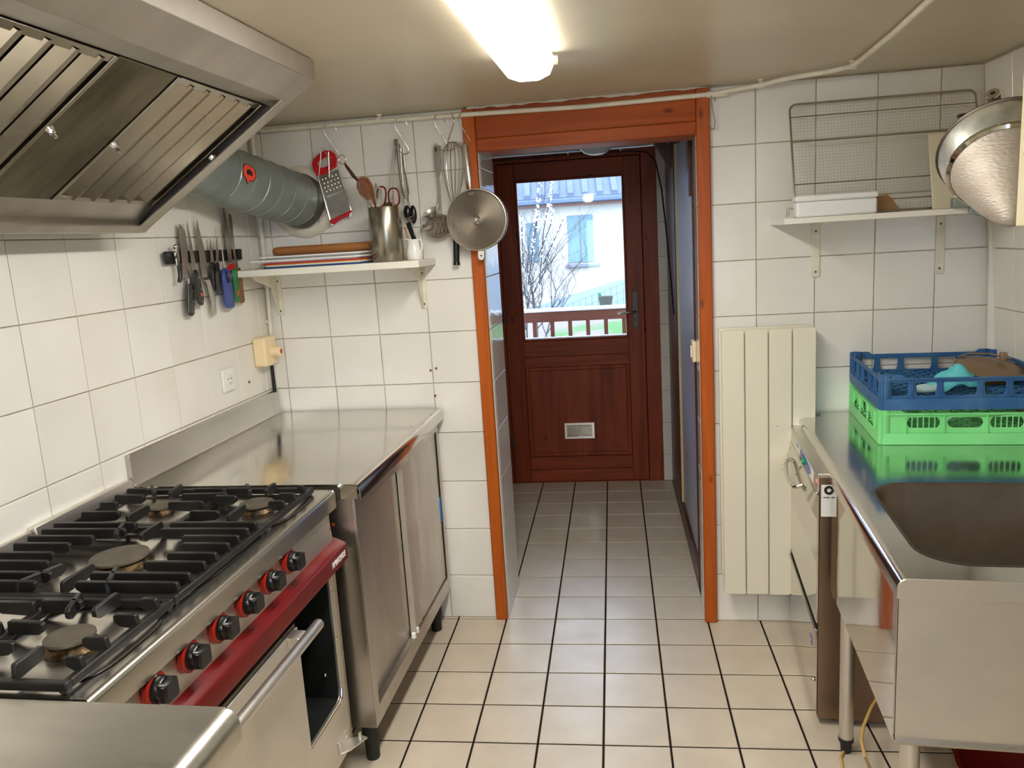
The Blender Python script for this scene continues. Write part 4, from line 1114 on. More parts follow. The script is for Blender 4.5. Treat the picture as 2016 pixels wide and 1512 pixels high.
part('spoon_bowl', MB().sphere(bk(*Z4((553,800))[0], .028), 1.0, 14, 10, (.0135, .010, .034)), BLACKP, t)
t = thing('black_slotted_turner', 'black nylon ladle with steel handle hanging left of the spoon', 'ladle', FB, bk(783, 300, .025))
part('handle', MB().tube([bk(*q, .032) for q in Z4((462,330),(470,480),(485,640),(500,730))], .003, 6), WIRE, t)
part('spoon_bowl', MB().sphere(bk(*Z4((510,785))[0], .036), 1.0, 14, 10, (.014, .010, .026)), BLACKP, t)
t = thing('wire_skimmer_handle', 'skimmer with a long double steel wire handle behind the scissors', 'skimmer', FB, bk(775, 290, .03))
part('handle', MB().tube([bk(*q, .026) for q in Z4((420,325),(400,450),(385,600),(380,700))], .0016, 6).tube([bk(*q, .026) for q in Z4((430,330),(420,450),(412,600),(400,700))], .0016, 6), WIRE, t)
part('skimmer_bowl', MB().lathe([(0,.006),(.02,.003),(.03,0),(.031,.002)], bk(*Z4((390,770))[0], .03), (0,-1,0)), BLADE, t)
t = thing('peeler', 'vegetable peeler with steel head hanging below the tongs', 'peeler', FB, bk(802, 425, .03))
part('blade', MB().tube([bk(*q, .05) for q in Z4((500,830),(555,810),(552,835),(520,850))], .0022, 6, closed=True), CHROME, t)

# slotted skimmer
t = thing('slotted_skimmer', 'steel skimmer with slotted round bowl hanging left of the whisk', 'skimmer', FB, bk(862, 290, .03))
part('handle', bprism([Z4((695,312),(748,308),(750,470),(742,540),(752,700),(756,795),(728,795),(733,700),(722,540),(705,470))], .030, .0325), BLADE, t, bev=.0008)
part('hang_hole', bprism([Z4((705,325),(718,325),(720,352),(706,352))], .0325, .033), BLACKM, t, smooth=0)
SKC = Z4((734, 884))[0]
def ell(cx_, cy_, rx, ry, ro, n=30): return [(cx_ + rx*math.cos(2*PI*k/n)*math.cos(ro) - ry*math.sin(2*PI*k/n)*math.sin(ro), cy_ + rx*math.cos(2*PI*k/n)*math.sin(ro) + ry*math.sin(2*PI*k/n)*math.cos(ro)) for k in range(n)]
ro_ = -.25
holes = []
for r_, cols in ((-12, (-8, 0, 9)), (-2, (-15, -7, 1, 9)), (8, (-13, -5, 3, 11)),):
    for cxx in cols:
        x = cxx+2; y = r_+1
        a = [(x-3.0, y+4.2), (x-.8, y+4.2), (x+3.4, y-4.2), (x+1.2, y-4.2)]
        holes.append([(SKC[0] + p[0]*math.cos(ro_) - p[1]*math.sin(ro_), SKC[1] + p[0]*math.sin(ro_) + p[1]*math.cos(ro_)) for p in a])
def dome(u, v, d):
    r2 = ((u-SKC[0])/27)**2 + ((v-SKC[1])/24)**2
    return bk(u, v, .034 + d + .004*min(r2, 1))
part('skimmer_bowl', MB().prism([ell(*SKC, 26.6, 23.6, ro_)] + holes, dome, 0, .0018), STEELDARK, t)
part('bowl_rim', MB().tube([dome(u, v, .001) for u, v in ell(*SKC, 26.8, 23.8, ro_)], .0014, 6, closed=True), CHROME, t)
# two ladles behind it
for (q, r_, lab, offc) in (((672, 778), .029, 'steel ladle hanging behind the skimmer, upper of two', .035), ((655, 865), .026, 'steel ladle hanging behind the skimmer, lower of two', .03)):
    c = bk(*Z4(q)[0], offc + .01)
    t = thing('steel_ladle', lab, 'ladle', FB, c)
    axv = Vector((-.35, -.45, .82)).normalized()
    part('ladle_bowl', MB().lathe([(0,-.026),(r_*.55,-.022),(r_*.88,-.011),(r_,0),(r_+.0015,.001),(r_-.0015,0),(r_*.85,-.009),(r_*.5,-.019),(0,-.023)], c, axv, 26), STEELMAT, t)
    part('handle', MB().tube([c + Vector((r_*.8, .006, .004)), bk(*Z4((735+(q[0]-672)*.3, 700))[0], offc-.012), bk(*Z4((742+(q[0]-672)*.2, 450))[0], offc-.012), bk(*Z4((738, 300))[0], offc-.008)], .0034, 6, flat=.5), STEELMAT, t)

# balloon whisk
t = thing('balloon_whisk', 'large balloon whisk hanging upside down, black grip below', 'whisk', FB, bk(889, 285, .05))
wm = MB(); top = bk(*Z4((826, 285))[0], .045)
for k in range(8):
    a = PI*k/8; c_, s_ = math.cos(a), math.sin(a)
    L = []
    for sgn in (1, -1):
        arr = [(0, 284), (30, 290), (62, 330), (80, 400), (78, 480), (55, 600), (20, 720), (10, 760)]
        pts = []
        for w_i, vv in arr:
            cc_ = bk(*Z4((830 + (vv-285)*.03, vv))[0], .05)
            pts.append(cc_ + Vector((c_*w_i/3.6*RP*sgn, -s_*w_i/3.6*RP*sgn*.75, 0)))
        L.append(pts)
    wm.tube(list(reversed(L[0])) + L[1][1:], .0011, 5)
part('wire', wm, WIRE, t)
part('handle', MB().tube([bk(*Z4((846,740))[0], .045), bk(*Z4((850,850))[0], .035), bk(*Z4((858,1010))[0], .03), bk(*Z4((860,1140))[0], .028)], [.006,.0085,.012,.0115], 14), BLACKP, t)
part('end_cap', MB().tube([bk(*Z4((860,1138))[0], .028), bk(*Z4((861,1156))[0], .028), bk(*Z4((861,1160))[0], .028)], [.0125,.0138,.011], 14), BLACKP, t)
part('ferrule', MB().tube([bk(*Z4((845,720))[0], .046), bk(*Z4((847,760))[0], .044)], .0065, 12), CHROME, t)

# round strainer (moulin disc) with tubular handle
c = bk(939, 432.5, .062); R_ = (bk(998, 432.5, .062) - bk(880, 432.5, .062)).length/2
t = thing('round_strainer', 'large round perforated steel strainer with tubular handle and centre boss', 'strainer', FB, c)
pan = part('perforated_bowl', MB().lathe([(0, .006), (R_*.3, .005), (R_*.7, .002), (R_*.95, -.002), (R_*.96, -.006), (R_*.6, -.001), (0, .003)], c, (0,-1,0), 48), None, t)
m_, tt_, bb_ = nt('ringed_perforated_steel')
bb_.inputs['Metallic'].default_value = 1; bb_.inputs['Base Color'].default_value = rgb(112, 102, 88)
tc_ = P(tt_, 'ShaderNodeTexCoord'); mp_ = P(tt_, 'ShaderNodeMapping'); mp_.inputs['Location'].default_value = (0, 0, 0)
tt_.links.new(tc_.outputs['Object'], mp_.inputs[0])
wv = P(tt_, 'ShaderNodeTexWave', wave_type='RINGS', rings_direction='Y'); wv.inputs['Scale'].default_value = 90; wv.inputs['Distortion'].default_value = 0
tt_.links.new(mp_.outputs[0], wv.inputs[0])
vo_ = P(tt_, 'ShaderNodeTexVoronoi'); vo_.inputs['Scale'].default_value = 420; tt_.links.new(tc_.outputs['Object'], vo_.inputs[0])
ad_ = P(tt_, 'ShaderNodeMath', operation='ADD'); tt_.links.new(wv.outputs['Fac'], ad_.inputs[0]); tt_.links.new(vo_.outputs['Distance'], ad_.inputs[1])
bp2 = P(tt_, 'ShaderNodeBump'); bp2.inputs['Strength'].default_value = .5; bp2.inputs['Distance'].default_value = .0008
tt_.links.new(ad_.outputs[0], bp2.inputs['Height']); tt_.links.new(bp2.outputs[0], bb_.inputs['Normal']); bb_.inputs['Roughness'].default_value = .3
pan.o.data.materials.append(m_)
part('rim', MB().lathe([(R_*.945,-.030),(R_,-.030),(R_+.001,.004),(R_-.001,.008),(R_*.965,.009),(R_*.945,.004),(R_*.945,-.030)], c, (0,-1,0), 48), STEELMAT, t)
bo = part('centre_boss', MB().lathe([(0,.018),(.010,.018),(.013,.015),(.0165,.012),(.017,.006),(0,.004)], c, (0,-1,0), 24), CHROME, t)
part('boss_pin', MB().cyl(c + Vector((0,-.018,0)), c + Vector((0,-.022,0)), .004, 10), STEELMAT, bo)
h0, h1 = bk(926, 372, .062), bk(914.5, 284, .045)
part('handle', MB().tube([h0, h0.lerp(h1, .12), h0.lerp(h1, .2), h1.lerp(h0, .04), h1], [.004, .0075, .0105, .0115, .008], 16), STEELMAT, t)
part('hang_ring', MB().tube([h1 + Vector((math.cos(a)*.008, 0, .004+math.sin(a)*.008)) for a in [i*PI/7 for i in range(14)]], .0022, 6, closed=True), CHROME, t)
part('handle_plate', bprism([Z4((938,640),(988,636),(990,665),(940,670))], .066, .0705), STEELDARK, t, bev=.001)
tb = Z4((1012,1060),(1055,1056),(1056,1105),(1045,1122),(1022,1122),(1012,1105))
tb2 = ell(660+1034/3.6, 200+1092/3.6, 1.8, 1.8, 0, 10)
part('rest_tab', bprism([tb, tb2], .060, .063), STEELMAT, t)
# ================================================================== LEFT WORKTOP CABINET (left-wall frame)
WT, WX = .889, .688
t = cab = thing('worktop_cabinet', 'stainless worktop cabinet with upstand and two sliding doors against the left wall', 'cabinet', FL, (.33, -.46, 0))
cy0, cy1 = -.945, .012
def rprof(x0, x1, r, z, th, n=6):
    """top sheet profile with a rounded front edge and a short apron (x, z)"""
    o = [(x0, z)] + [(x1 - r + r*math.sin(a), z - r + r*math.cos(a)) for a in [i*PI/2/n for i in range(n+1)]] + [(x1, z-th)]
    i_ = [(x1-.003, z-th)] + [(x1 - r + (r-.003)*math.sin(a), z - r + (r-.003)*math.cos(a)) for a in [i*PI/2/n for i in reversed(range(n+1))]] + [(x0, z-.003)]
    return o + i_
top = MB().prism([rprof(.0, WX, .026, WT, .042)], lambda a, b, d: (a, d, b), cy0, cy1)
top.box(.0, WX-.010, cy0, cy0+.003, WT-.042, WT-.001)
tp_ = part('worktop', top, STEELTOP, cab, smooth=35)
ups = MB().prism([[(0,WT-.02),(0,WT+.093),(.012,WT+.097),(.016,WT+.092),(.016,WT+.012),(.022,WT+.003),(.030,WT+.0005),(.03,WT-.02)]], lambda a, b, d: (a, d, b), cy0-.004, cy1)
part('upstand', ups, STEEL, cab, smooth=35, bev=.001)
CX1, CB = .662, .142
part('side_panel', MB().box(.0, CX1-.004, -.930, -.926, CB, WT-.04), STEELV, cab, bev=.001)
part('side_panel', MB().box(.0, CX1-.004, .006, .010, CB, WT-.04), STEELV, cab, bev=.001)
part('back_panel', MB().box(.0, .004, -.926, .006, CB, WT-.04), STEELV, cab)
part('bottom_panel', MB().box(.0, CX1-.004, -.926, .006, CB, CB+.004), STEELV, cab)
ff = MB(); ff.prism([[(-.930,CB),(.010,CB),(.010,WT-.043),(-.930,WT-.043)], [(-.893,CB+.055),(-.893,WT-.088),(-.018,WT-.088),(-.018,CB+.055)]], lambda a, b, d: (d, a, b), CX1-.004, CX1)
part('front_frame', ff, STEELV, cab, bev=.001)
part('door_track', MB().box(CX1-.04, CX1-.004, -.895, -.016, CB+.045, CB+.055), STEELV, cab, bev=.001)
part('door_track', MB().box(CX1-.04, CX1-.004, -.895, -.016, WT-.088, WT-.078), STEELV, cab, bev=.001)
da = MB().box(CX1-.034, CX1-.022, -.899, -.455, CB+.056, WT-.089)
dA = part('sliding_door', da, STEELV, cab, bev=.002)
db = MB().box(CX1-.018, CX1-.006, -.478, -.022, CB+.058, WT-.091)
dB = part('sliding_door', db, base('scuffed_door_steel', rgb(194, 187, 176), .27, 1.0, col2=rgb(188, 180, 169), nscale=3, stretch=(4, 4, 1), rough2=.34, ncontrast=(.4,.62)), cab, bev=.002)
part('door_edge', MB().box(CX1-.020, CX1-.002, -.486, -.474, CB+.058, WT-.091), STEELMAT, dB, bev=.001)
hy, hz = lf(871, 1003, CX1).y, lf(871, 1003, CX1).z
o_l = [(hy + .010*math.cos(a), hz + (.040 if math.sin(a) > 0 else -.040) + .010*math.sin(a)) for a in [2*PI*i/20 + .01 for i in range(20)]]
i_l = [(hy + .006*math.cos(a), hz + (.040 if math.sin(a) > 0 else -.040) + .006*math.sin(a)) for a in [2*PI*i/20 + .01 for i in range(20)]]
bh = part('finger_pull', MB().prism([o_l, i_l], lambda a, b, d: (d, a, b), CX1-.007, CX1-.003), base('blue_pull_plastic', rgb(20, 118, 200), .35), dB, bev=.001)
part('pull_recess', MB().prism([i_l], lambda a, b, d: (d, a, b), CX1-.0068, CX1-.0058), base('dark_blue_recess', rgb(22, 66, 108), .5), bh, smooth=0)
for y in (-.50, -.462):
    part('guide_block', MB().box(CX1-.012, CX1+.002, y-.007, y+.007, CB+.052, CB+.072), WHITEP, cab, bev=.002)
for x in (.615, .06):
    for y in (-.865, -.075):
        part('foot', MB().lathe([(0,0),(.019,0),(.021,.004),(.021,.06),(.026,.066),(.027,CB),(0,CB)], (x, y, 0), n=24), RUBBER, cab)

# ================================================================== GAS STOVE
SD = .88                                                     # deck height
SY0, SY1 = -1.955, -.962
t = stove = thing('gas_stove', 'professional five-burner gas stove with black grates and a red front bar', 'stove', FL, (.3, -1.45, 0))
dk = MB()
dk.prism([rprof(.012, .622, .012, SD, .05)], lambda a, b, d: (a, d, b), SY0, SY1)
deck = part('deck', dk, STEELDECK, stove, smooth=35)
part('deck_end', MB().box(.012, .618, SY1-.003, SY1, SD-.05, SD-.001), STEELMAT, stove, bev=.001)
part('back_upstand', MB().prism([[(.0,SD-.05),(.0,SD+.034),(.004,SD+.036),(.022,SD+.036),(.030,SD+.002),(.03,SD-.05)]], lambda a, b, d: (a, d, b), SY0+.62-.0, SY1), STEELMAT, stove, bev=.0015)
part('back_upstand', MB().prism([[(.0,SD-.05),(.0,SD+.026),(.004,SD+.028),(.016,SD+.028),(.022,SD+.002),(.022,SD-.05)]], lambda a, b, d: (a, d, b), SY0, SY0+.615), STEELMAT, stove, bev=.0015)
# pressed wells round the burners
def well(cx_, cy_, rx, ry):
    o = [(cx_ + rx*math.copysign(abs(math.cos(a))**.5, math.cos(a)), cy_ + ry*math.copysign(abs(math.sin(a))**.5, math.sin(a))) for a in [2*PI*(i+.5)/36 for i in range(36)]]
    mb = MB(); n = 36
    for k, z in ((1.0, SD+.0022), (.97, SD+.003), (.93, SD+.0012), (.6, SD+.0008)):
        mb.v += [Vector((cx_ + (p[0]-cx_)*k, cy_ + (p[1]-cy_)*k, z)) for p in o]
    for r in range(3):
        for k in range(n): mb.f.append((r*n+k, r*n+(k+1)%n, (r+1)*n+(k+1)%n, (r+1)*n+k))
    mb.f.append(tuple(3*n+k for k in range(n)))
    part('burner_well', mb, STEELDECK, deck, smooth=70)
well(.21, -1.13, .135, .125); well(.47, -1.13, .125, .125); well(.33, -1.465, .255, .165); well(.21, -1.80, .13, .125); well(.47, -1.80, .125, .125)
def burner(x, y, r, rc, h):
    b_ = part('burner', MB().lathe([(0,SD),(r*1.12,SD),(r*1.15,SD+.003),(r*.95,SD+.012),(r*.86,SD+h-.009),(r*.95,SD+h-.006),(r*.95,SD+h-.002),(0,SD+h-.002)], (x, y, 0), n=28), BRASSY, stove)
    part('burner_cap', MB().lathe([(0,h+SD+.003),(rc*.85,h+SD+.003),(rc,h+SD+.001),(rc*1.01,h+SD-.003),(rc*.94,h+SD-.006),(0,h+SD-.006)], (x, y, 0), n=32), BURNCAP, b_)
burner(.478, -1.124, .040, .042, .020); burner(.219, -1.138, .031, .031, .020); burner(.330, -1.462, .058, .060, .020)
burner(.478, -1.808, .040, .041, .022); burner(.205, -1.808, .040, .042, .020)
GT, GB_ = SD+.040, SD+.004                                   # finger tops, frame feet
def finger(mb, x0, y0, x1, y1, lift=0, w=.0095):
    """upright blade of the grate with a sloped nose at its inner (second) end"""
    a = Vector((x0, y0, 0)); b = Vector((x1, y1, 0)); d = (b-a).normalized(); s_ = Vector((-d.y, d.x, 0))*w/2; L = (b-a).length
    pr = [(0, GB_+.008), (.004, GT+lift-.002), (.008, GT+lift), (L-.006, GT+lift), (L, GT+lift-.004), (L, GT+lift-.016), (L-.012, GB_+.012)]
    vs = [a + d*p[0] + s_*k + Vector((0, 0, p[1])) for k in (-1, 1) for p in pr]; n = len(pr)
    fs = [tuple(range(n)), tuple(n + i for i in reversed(range(n)))] + [(i, (i+1) % n, n+(i+1) % n, n+i) for i in range(n)]
    mb.add(vs, fs)
def grate(y0, y1, fingers, cross, label):
    fr = MB(); w = .0135; z0, z1 = GB_+.002, GB_+.017
    x0, x1 = .046, .580
    fr.box(x0, x1, y0, y0+w, z0, z1); fr.box(x0, x1, y1-w, y1, z0, z1)
    fr.box(x0, x0+w, y0+w, y1-w, z0, z1); fr.box(x1-w, x1, y0+w, y1-w, z0, z1-.0)
    for c_ in cross: fr.box(*c_[:4], z0, z1)
    for fx in (x0+.01, x1-.01):
        for fy in (y0+.01, y1-.01): fr.box(fx-.007, fx+.007, fy-.007, fy+.007, SD+.001, z0)
    g = part('grate', fr, CAST, stove, bev=.002, label=label)
    for f_ in fingers:
        mb = MB(); finger(mb, *f_); part('finger', mb, CAST, g, bev=.0016)
def four(cx_, cy_, r, R_, skew=0):
    out = []
    for dx, dy in ((1,0),(-1,0),(0,1),(0,-1)):
        out.append((cx_+dx*R_[0], cy_+dy*R_[1], cx_+dx*r, cy_+dy*r))
    return out
# back grate: two burners
fA = [(.068,-1.055,.135,-1.055),(.068,-1.105,.160,-1.110),(.068,-1.165,.120,-1.165),(.068,-1.235,.175,-1.235),(.36,-1.06,.27,-1.06),(.39,-1.10,.262,-1.105),(.36,-1.165,.262,-1.165),
      (.578,-1.045,.555,-1.045),(.578,-1.105,.53,-1.108),(.578,-1.165,.532,-1.165),(.36,-1.06,.43,-1.06),(.36,-1.235,.44,-1.235),
      (.205,-1.012,.215,-1.085),(.478,-1.012,.478,-1.070),(.215,-1.27,.219,-1.185),(.478,-1.27,.478,-1.185),(.12,-1.02,.165,-1.075),(.40,-1.02,.435,-1.07),(.36,-1.12,.425,-1.122)]
grate(-1.281, -1.000, fA, [(.335, .352, -1.265, -1.016)], None)
fB = []
for i, y in enumerate((-1.312, -1.352, -1.395, -1.438, -1.490, -1.535, -1.590, -1.632)):
    d = abs(y + 1.465)
    ext = .115 if d < .05 else (.14 if d < .10 else .19)
    fB.append((.052, y, .052+ext+.03, y))
    fB.append((.578, y, .578-ext-(.03 if d > .1 else .0), y))
fB += [(.330, -1.300, .330, -1.385), (.330, -1.640, .330, -1.545), (.235,-1.30,.262,-1.375), (.23,-1.64,.265,-1.545), (.43,-1.64,.395,-1.56)]
grate(-1.655, -1.285, fB, [], None)
fC = [(.068,-1.72,.160,-1.72),(.068,-1.78,.150,-1.78),(.068,-1.86,.150,-1.86),(.578,-1.70,.54,-1.70),(.578,-1.76,.53,-1.76),(.578,-1.84,.53,-1.84),(.578,-1.90,.545,-1.90),
      (.345,-1.72,.26,-1.72),(.345,-1.80,.262,-1.80),(.345,-1.87,.26,-1.87),(.345,-1.71,.43,-1.71),(.345,-1.79,.422,-1.795),(.345,-1.87,.42,-1.86),
      (.478,-1.672,.478,-1.745),(.205,-1.672,.205,-1.745),(.478,-1.935,.478,-1.868),(.205,-1.935,.205,-1.868),(.40,-1.675,.43,-1.75),(.13,-1.675,.16,-1.75)]
grate(-1.949, -1.659, fC, [(.335, .352, -1.933, -1.675)], None)
# body
bd = MB()
bd.box(.02, .600, SY1-.022, SY1-.004, .12, SD-.05)           # far side
bd.box(.02, .600, SY0, SY0+.02, .12, SD-.05)
bd.box(.02, .03, SY0, SY1-.01, .12, SD-.05)
part('body', bd, STEELV, stove, bev=.001)
part('control_panel', MB().prism([[(.594,SD-.05),(.604,SD-.05),(.612,.742),(.594,.742)]], lambda a, b, d: (a, d, b), SY0, -.985), STEELMAT, stove, bev=.001)
for u, v in ((656, 1033), (647, 1043)):
    p = lf(u, v, .606); part('indicator', MB().cyl((.604, p.y, p.z), (.609, p.y, p.z), .0042, 12), REDKNOB, stove)
# front frame round the open compartment and the oven
OY0, OY1, OZ0, OZ1 = -1.285, -1.018, .292, .735
ff = MB().prism([[(SY0,.12),(SY1-.022,.12),(SY1-.022,.742),(SY0,.742)], [(OY0,OZ0+.0),(OY0,OZ1),(OY1,OZ1),(OY1,OZ0+.03),(OY1-.008,OZ0+.008),(OY1-.03,OZ0)]], lambda a, b, d: (d, a, b), .594, .600)
part('front_frame', ff, STEELMAT, stove, bev=.0015)
cmp_ = MB()
cmp_.box(.04, .594, OY0-.02, OY0-.001, OZ0-.005, OZ1); cmp_.box(.04, .594, OY1+.001, OY1+.015, OZ0-.005, OZ1)
cmp_.box(.04, .05, OY0, OY1, OZ0, OZ1); cmp_.box(.04, .594, OY0, OY1, OZ0-.008, OZ0-.001); cmp_.box(.04, .594, OY0, OY1, OZ1, OZ1+.004)
part('compartment', cmp_, OVENBLK, stove)
part('stile', MB().box(.600, .604, OY1-.003, OY1+.013, OZ0+.03, .72), STEELMAT, stove, bev=.001)
part('sill_roll', MB().tube([(.603, OY1+.002, OZ0+.03), (.605, OY1-.008, OZ0+.008), (.605, OY1-.03, OZ0), (.605, OY0, OZ0)], .004, 8), CHROME, stove)
for z in (.62, .47, .335):
    part('rivet', MB().lathe([(0,.003),(.003,.0025),(.0048,0),(0,0)], (.604, OY1+.004, z), (1,0,0), 12), CHROME, stove)
part('rivet', MB().sphere((.56, OY1+.0, .36), .006, 10, 8), CHROME, stove)
# red bar
by0, by1 = SY0, -.970
rb = part('red_bar', MB().prism([[(.606,.748),(.640,.733),(.644,.728),(.645,.688),(.640,.684),(.606,.684)]], lambda a, b, d: (a, d, b), by0, by1), REDBAR, stove, bev=.0015)
part('bar_end_cap', MB().prism([[(.606,.746),(.640,.731),(.643,.686),(.606,.686)]], lambda a, b, d: (a, d, b), by1, by1+.0025), STEELMAT, rb)
def text_mesh(s, size, fn, mat, name, parent, ext=.0006, shear=0):
    cu = bpy.data.curves.new(name, 'FONT'); cu.body = s; cu.size = size; cu.extrude = ext; cu.align_x = 'CENTER'; cu.align_y = 'CENTER'; cu.shear = shear; cu.resolution_u = 3
    o = bpy.data.objects.new(name, cu); COL.objects.link(o)
    dg = bpy.context.evaluated_depsgraph_get(); me = bpy.data.meshes.new_from_object(o.evaluated_get(dg)); bpy.data.objects.remove(o)
    for v in me.vertices: v.co = fn(v.co.x, v.co.y, v.co.z) - parent.loc
    me.materials.clear(); me.materials.append(mat); me.name = name
    ob = bpy.data.objects.new(name, me); COL.objects.link(ob); ob.parent = parent.o
    return ob
text_mesh('AMBASSADE', .020, lambda x, y, z: Vector((.6448 + z, -1.035 + x*.86, .709 + y*1.1)), WHITEP, 'lettering', rb)
# knobs
ky0, ky1 = -1.256, -1.797
for i in range(6):
    y = ky0 + (ky1-ky0)*i/5; c = Vector((.607, y, .800))
    kr = part('knob_ring', MB().lathe([(0,.0),(.029,.0),(.0305,.004),(.030,.010),(.026,.0125),(0,.0125)], c, (1,0,0), 32), REDKNOB, stove)
    if i == 5:
        text_mesh('0 . 50 .', .010, lambda x, yy_, z: Vector((.6200+z, c.y + x*.2 + .0, c.z + .022 + yy_)), WHITEP, 'dial_marks', kr)
    part('knob_body', MB().lathe([(0,.0),(.0245,.0),(.0245,.006),(.0225,.014),(.021,.016),(0,.016)], c + Vector((.0115,0,0)), (1,0,0), 32), BLACKP, kr)
    g_ = MB(); gr_ = []
    g_.prism([[(-.0205,-.012),(-.0185,-.0175),(.0185,-.0175),(.0205,-.012),(.0205,.012),(.0185,.0175),(-.0185,.0175),(-.0205,.012)]], lambda a, b, d: c + Vector((d, a, b)), .022, .041)
    part('knob_grip', g_, BLACKP, kr, bev=.005, seg=3)
# oven door, standing a little proud, with its tubular handle
od = part('oven_door', MB().box(.606, .634, SY0+.02, -1.292, .135, .652), STEELMAT, stove, bev=.003)
part('door_top_edge', MB().box(.606, .628, SY0+.02, -1.294, .653, .661), base('oven_edge_steel', rgb(120, 112, 96), .35, 1.0), od, bev=.001)
hx_, hz_ = .672, .642
part('handle', MB().tube([(hx_, SY0+.04, hz_), (hx_, -1.262, hz_), (hx_, -1.258, hz_)], [.0135, .0135, .0125], 20), STEELMAT, od)
for y in (-1.335, SY0+.08):
    part('handle_bracket', MB().prism([[(.634,.630),(.662,.636),(.672,.648),(.662,.655),(.634,.655)]], lambda a, b, d: (a, d, b), y-.02, y+.02), STEELMAT, od, bev=.001)
# lower hinge of the missing compartment door
hn = part('hinge_plate', MB().box(.600, .604, -1.072, -1.010, .150, .19), STEELMAT, stove, bev=.001)
part('hinge_arm', MB().prism([[(.604,-1.072),(.604,-1.0),(.640,-.985),(.655,-.992),(.625,-1.052)]], lambda a, b, d: (a, b, d), .152, .156), STEELMAT, hn, bev=.0008)
part('hinge_pin', MB().cyl((.636,-1.0,.156),(.636,-1.0,.178),.0045,12), CHROME, hn)
part('hinge_screw', MB().sphere((.605,-1.066,.176),.004,8,6).sphere((.605,-1.02,.176),.003,8,6), CHROME, hn)
for x in (.55, .07):
    for y in (SY1-.05, SY0+.05):
        part('foot', MB().box(x-.025, x+.025, y-.025, y+.025, 0, .121), base('stove_leg_steel', rgb(128, 112, 92), .4, 1.0), stove, bev=.002)

# ================================================================== FOREGROUND TABLE (bottom left)
t = ft = thing('steel_table', 'stainless steel table with rounded edge at the near end of the stove', 'table', FL, (.43, -2.4, 0))
FX = .868
tb_ = MB().prism([rprof(.0, FX, .026, .885, .05)], lambda a, b, d: (a, d, b), -2.95, -1.968)
tb_.box(.0, FX-.012, -1.971, -1.968, .835, .884).box(.0, FX-.012, -2.95, -2.947, .835, .884)
part('table_top', tb_, base('satin_table_steel', rgb(224, 221, 212), .27, 1.0, col2=rgb(212, 208, 198), nscale=3, stretch=(1.5, 7, 1), rough2=.33, bump=.04, bscale=50), ft, smooth=35)
for x in (.05, .80):
    for y in (-2.02, -2.90):
        part('leg', MB().box(x-.02, x+.02, y-.02, y+.02, 0, .84), STEELV, ft, bev=.002)
part('lower_shelf', MB().box(.03, .82, -2.92, -2.0, .18, .20), STEELV, ft, bev=.002)

# ================================================================== RIGHT SIDE: SINK UNIT (sink frame)
ZS = .83
def Lr(p): return FR.loc(p)
t = sk = thing('sink_unit', 'stainless steel sink unit with one deep basin along the right wall', 'sink', FR, (.33, -.7, 0))
SYN, SW = -1.425, .655
def rrect(x0, x1, y0, y1, r, n=7):
    o = []
    for cx_, cy_, a0 in ((x1-r, y1-r, 0), (x0+r, y1-r, PI/2), (x0+r, y0+r, PI), (x1-r, y0+r, 1.5*PI)):
        o += [(cx_ + r*math.cos(a0+PI/2*i/n), cy_ + r*math.sin(a0+PI/2*i/n)) for i in range(n+1)]
    return o
BX0, BX1, BY0, BY1 = .072, .575, -1.352, -.828
hole = rrect(BX0, BX1, BY0, BY1, .095)
RE = .020                                                    # rounded long edge
sheet_ = MB().prism([[(RE, SYN), (SW-.06, SYN), (SW, SYN), (SW, .006), (.085, .006), (.078, -.060), (RE, -.060)], hole], lambda a, b, d: (a, b, d), ZS-.003, ZS)
edge = [(RE, ZS), (RE-RE*math.sin(.4), ZS-RE+RE*math.cos(.4)), (RE-RE*math.sin(.8), ZS-RE+RE*math.cos(.8)), (RE-RE*math.sin(1.2), ZS-RE+RE*math.cos(1.2)), (0, ZS-RE), (0, ZS-.042), (.003, ZS-.042), (.003, ZS-RE), (RE-(RE-.003)*math.sin(1.2), ZS-RE+(RE-.003)*math.cos(1.2)), (RE-(RE-.003)*math.sin(.8), ZS-RE+(RE-.003)*math.cos(.8)), (RE, ZS-.003)]
sheet_.prism([edge], lambda a, b, d: (a, d, b), SYN, -.060)
part('sink_top', sheet_, STEELTOP, sk, smooth=40)
part('front_edge', MB().prism([[(0,ZS-.042),(SW,ZS-.042),(SW,ZS),(RE,ZS),(RE*.4,ZS-RE*.2),(RE*.1,ZS-RE*.55),(0,ZS-RE)]], lambda a, b, d: (a, d, b), SYN-.003, SYN-.0002), STEELMAT, sk, bev=.001)
rim = MB(); n = len(hole)
h2 = rrect(BX0-.006, BX1+.006, BY0-.006, BY1+.006, .10)
for L, z in ((h2, ZS+.0006), (hole, ZS+.001), (rrect(BX0+.005, BX1-.005, BY0+.005, BY1-.005, .09), ZS-.006), (rrect(BX0+.008, BX1-.008, BY0+.008, BY1-.008, .088), ZS-.30), (rrect(BX0+.03, BX1-.03, BY0+.03, BY1-.03, .07), ZS-.325)):
    rim.v += [Vector((p[0], p[1], z)) for p in L]
for r in range(4):
    for k in range(n): rim.f.append((r*n+k, r*n+(k+1)%n, (r+1)*n+(k+1)%n, (r+1)*n+k))
rim.f.append(tuple(4*n+k for k in range(n)))
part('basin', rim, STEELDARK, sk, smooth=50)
part('drain', MB().lathe([(0,.004),(.03,.004),(.04,.001),(.045,0)], ((BX0+BX1)/2, (BY0+BY1)/2, ZS-.325), n=24), CHROME, sk)
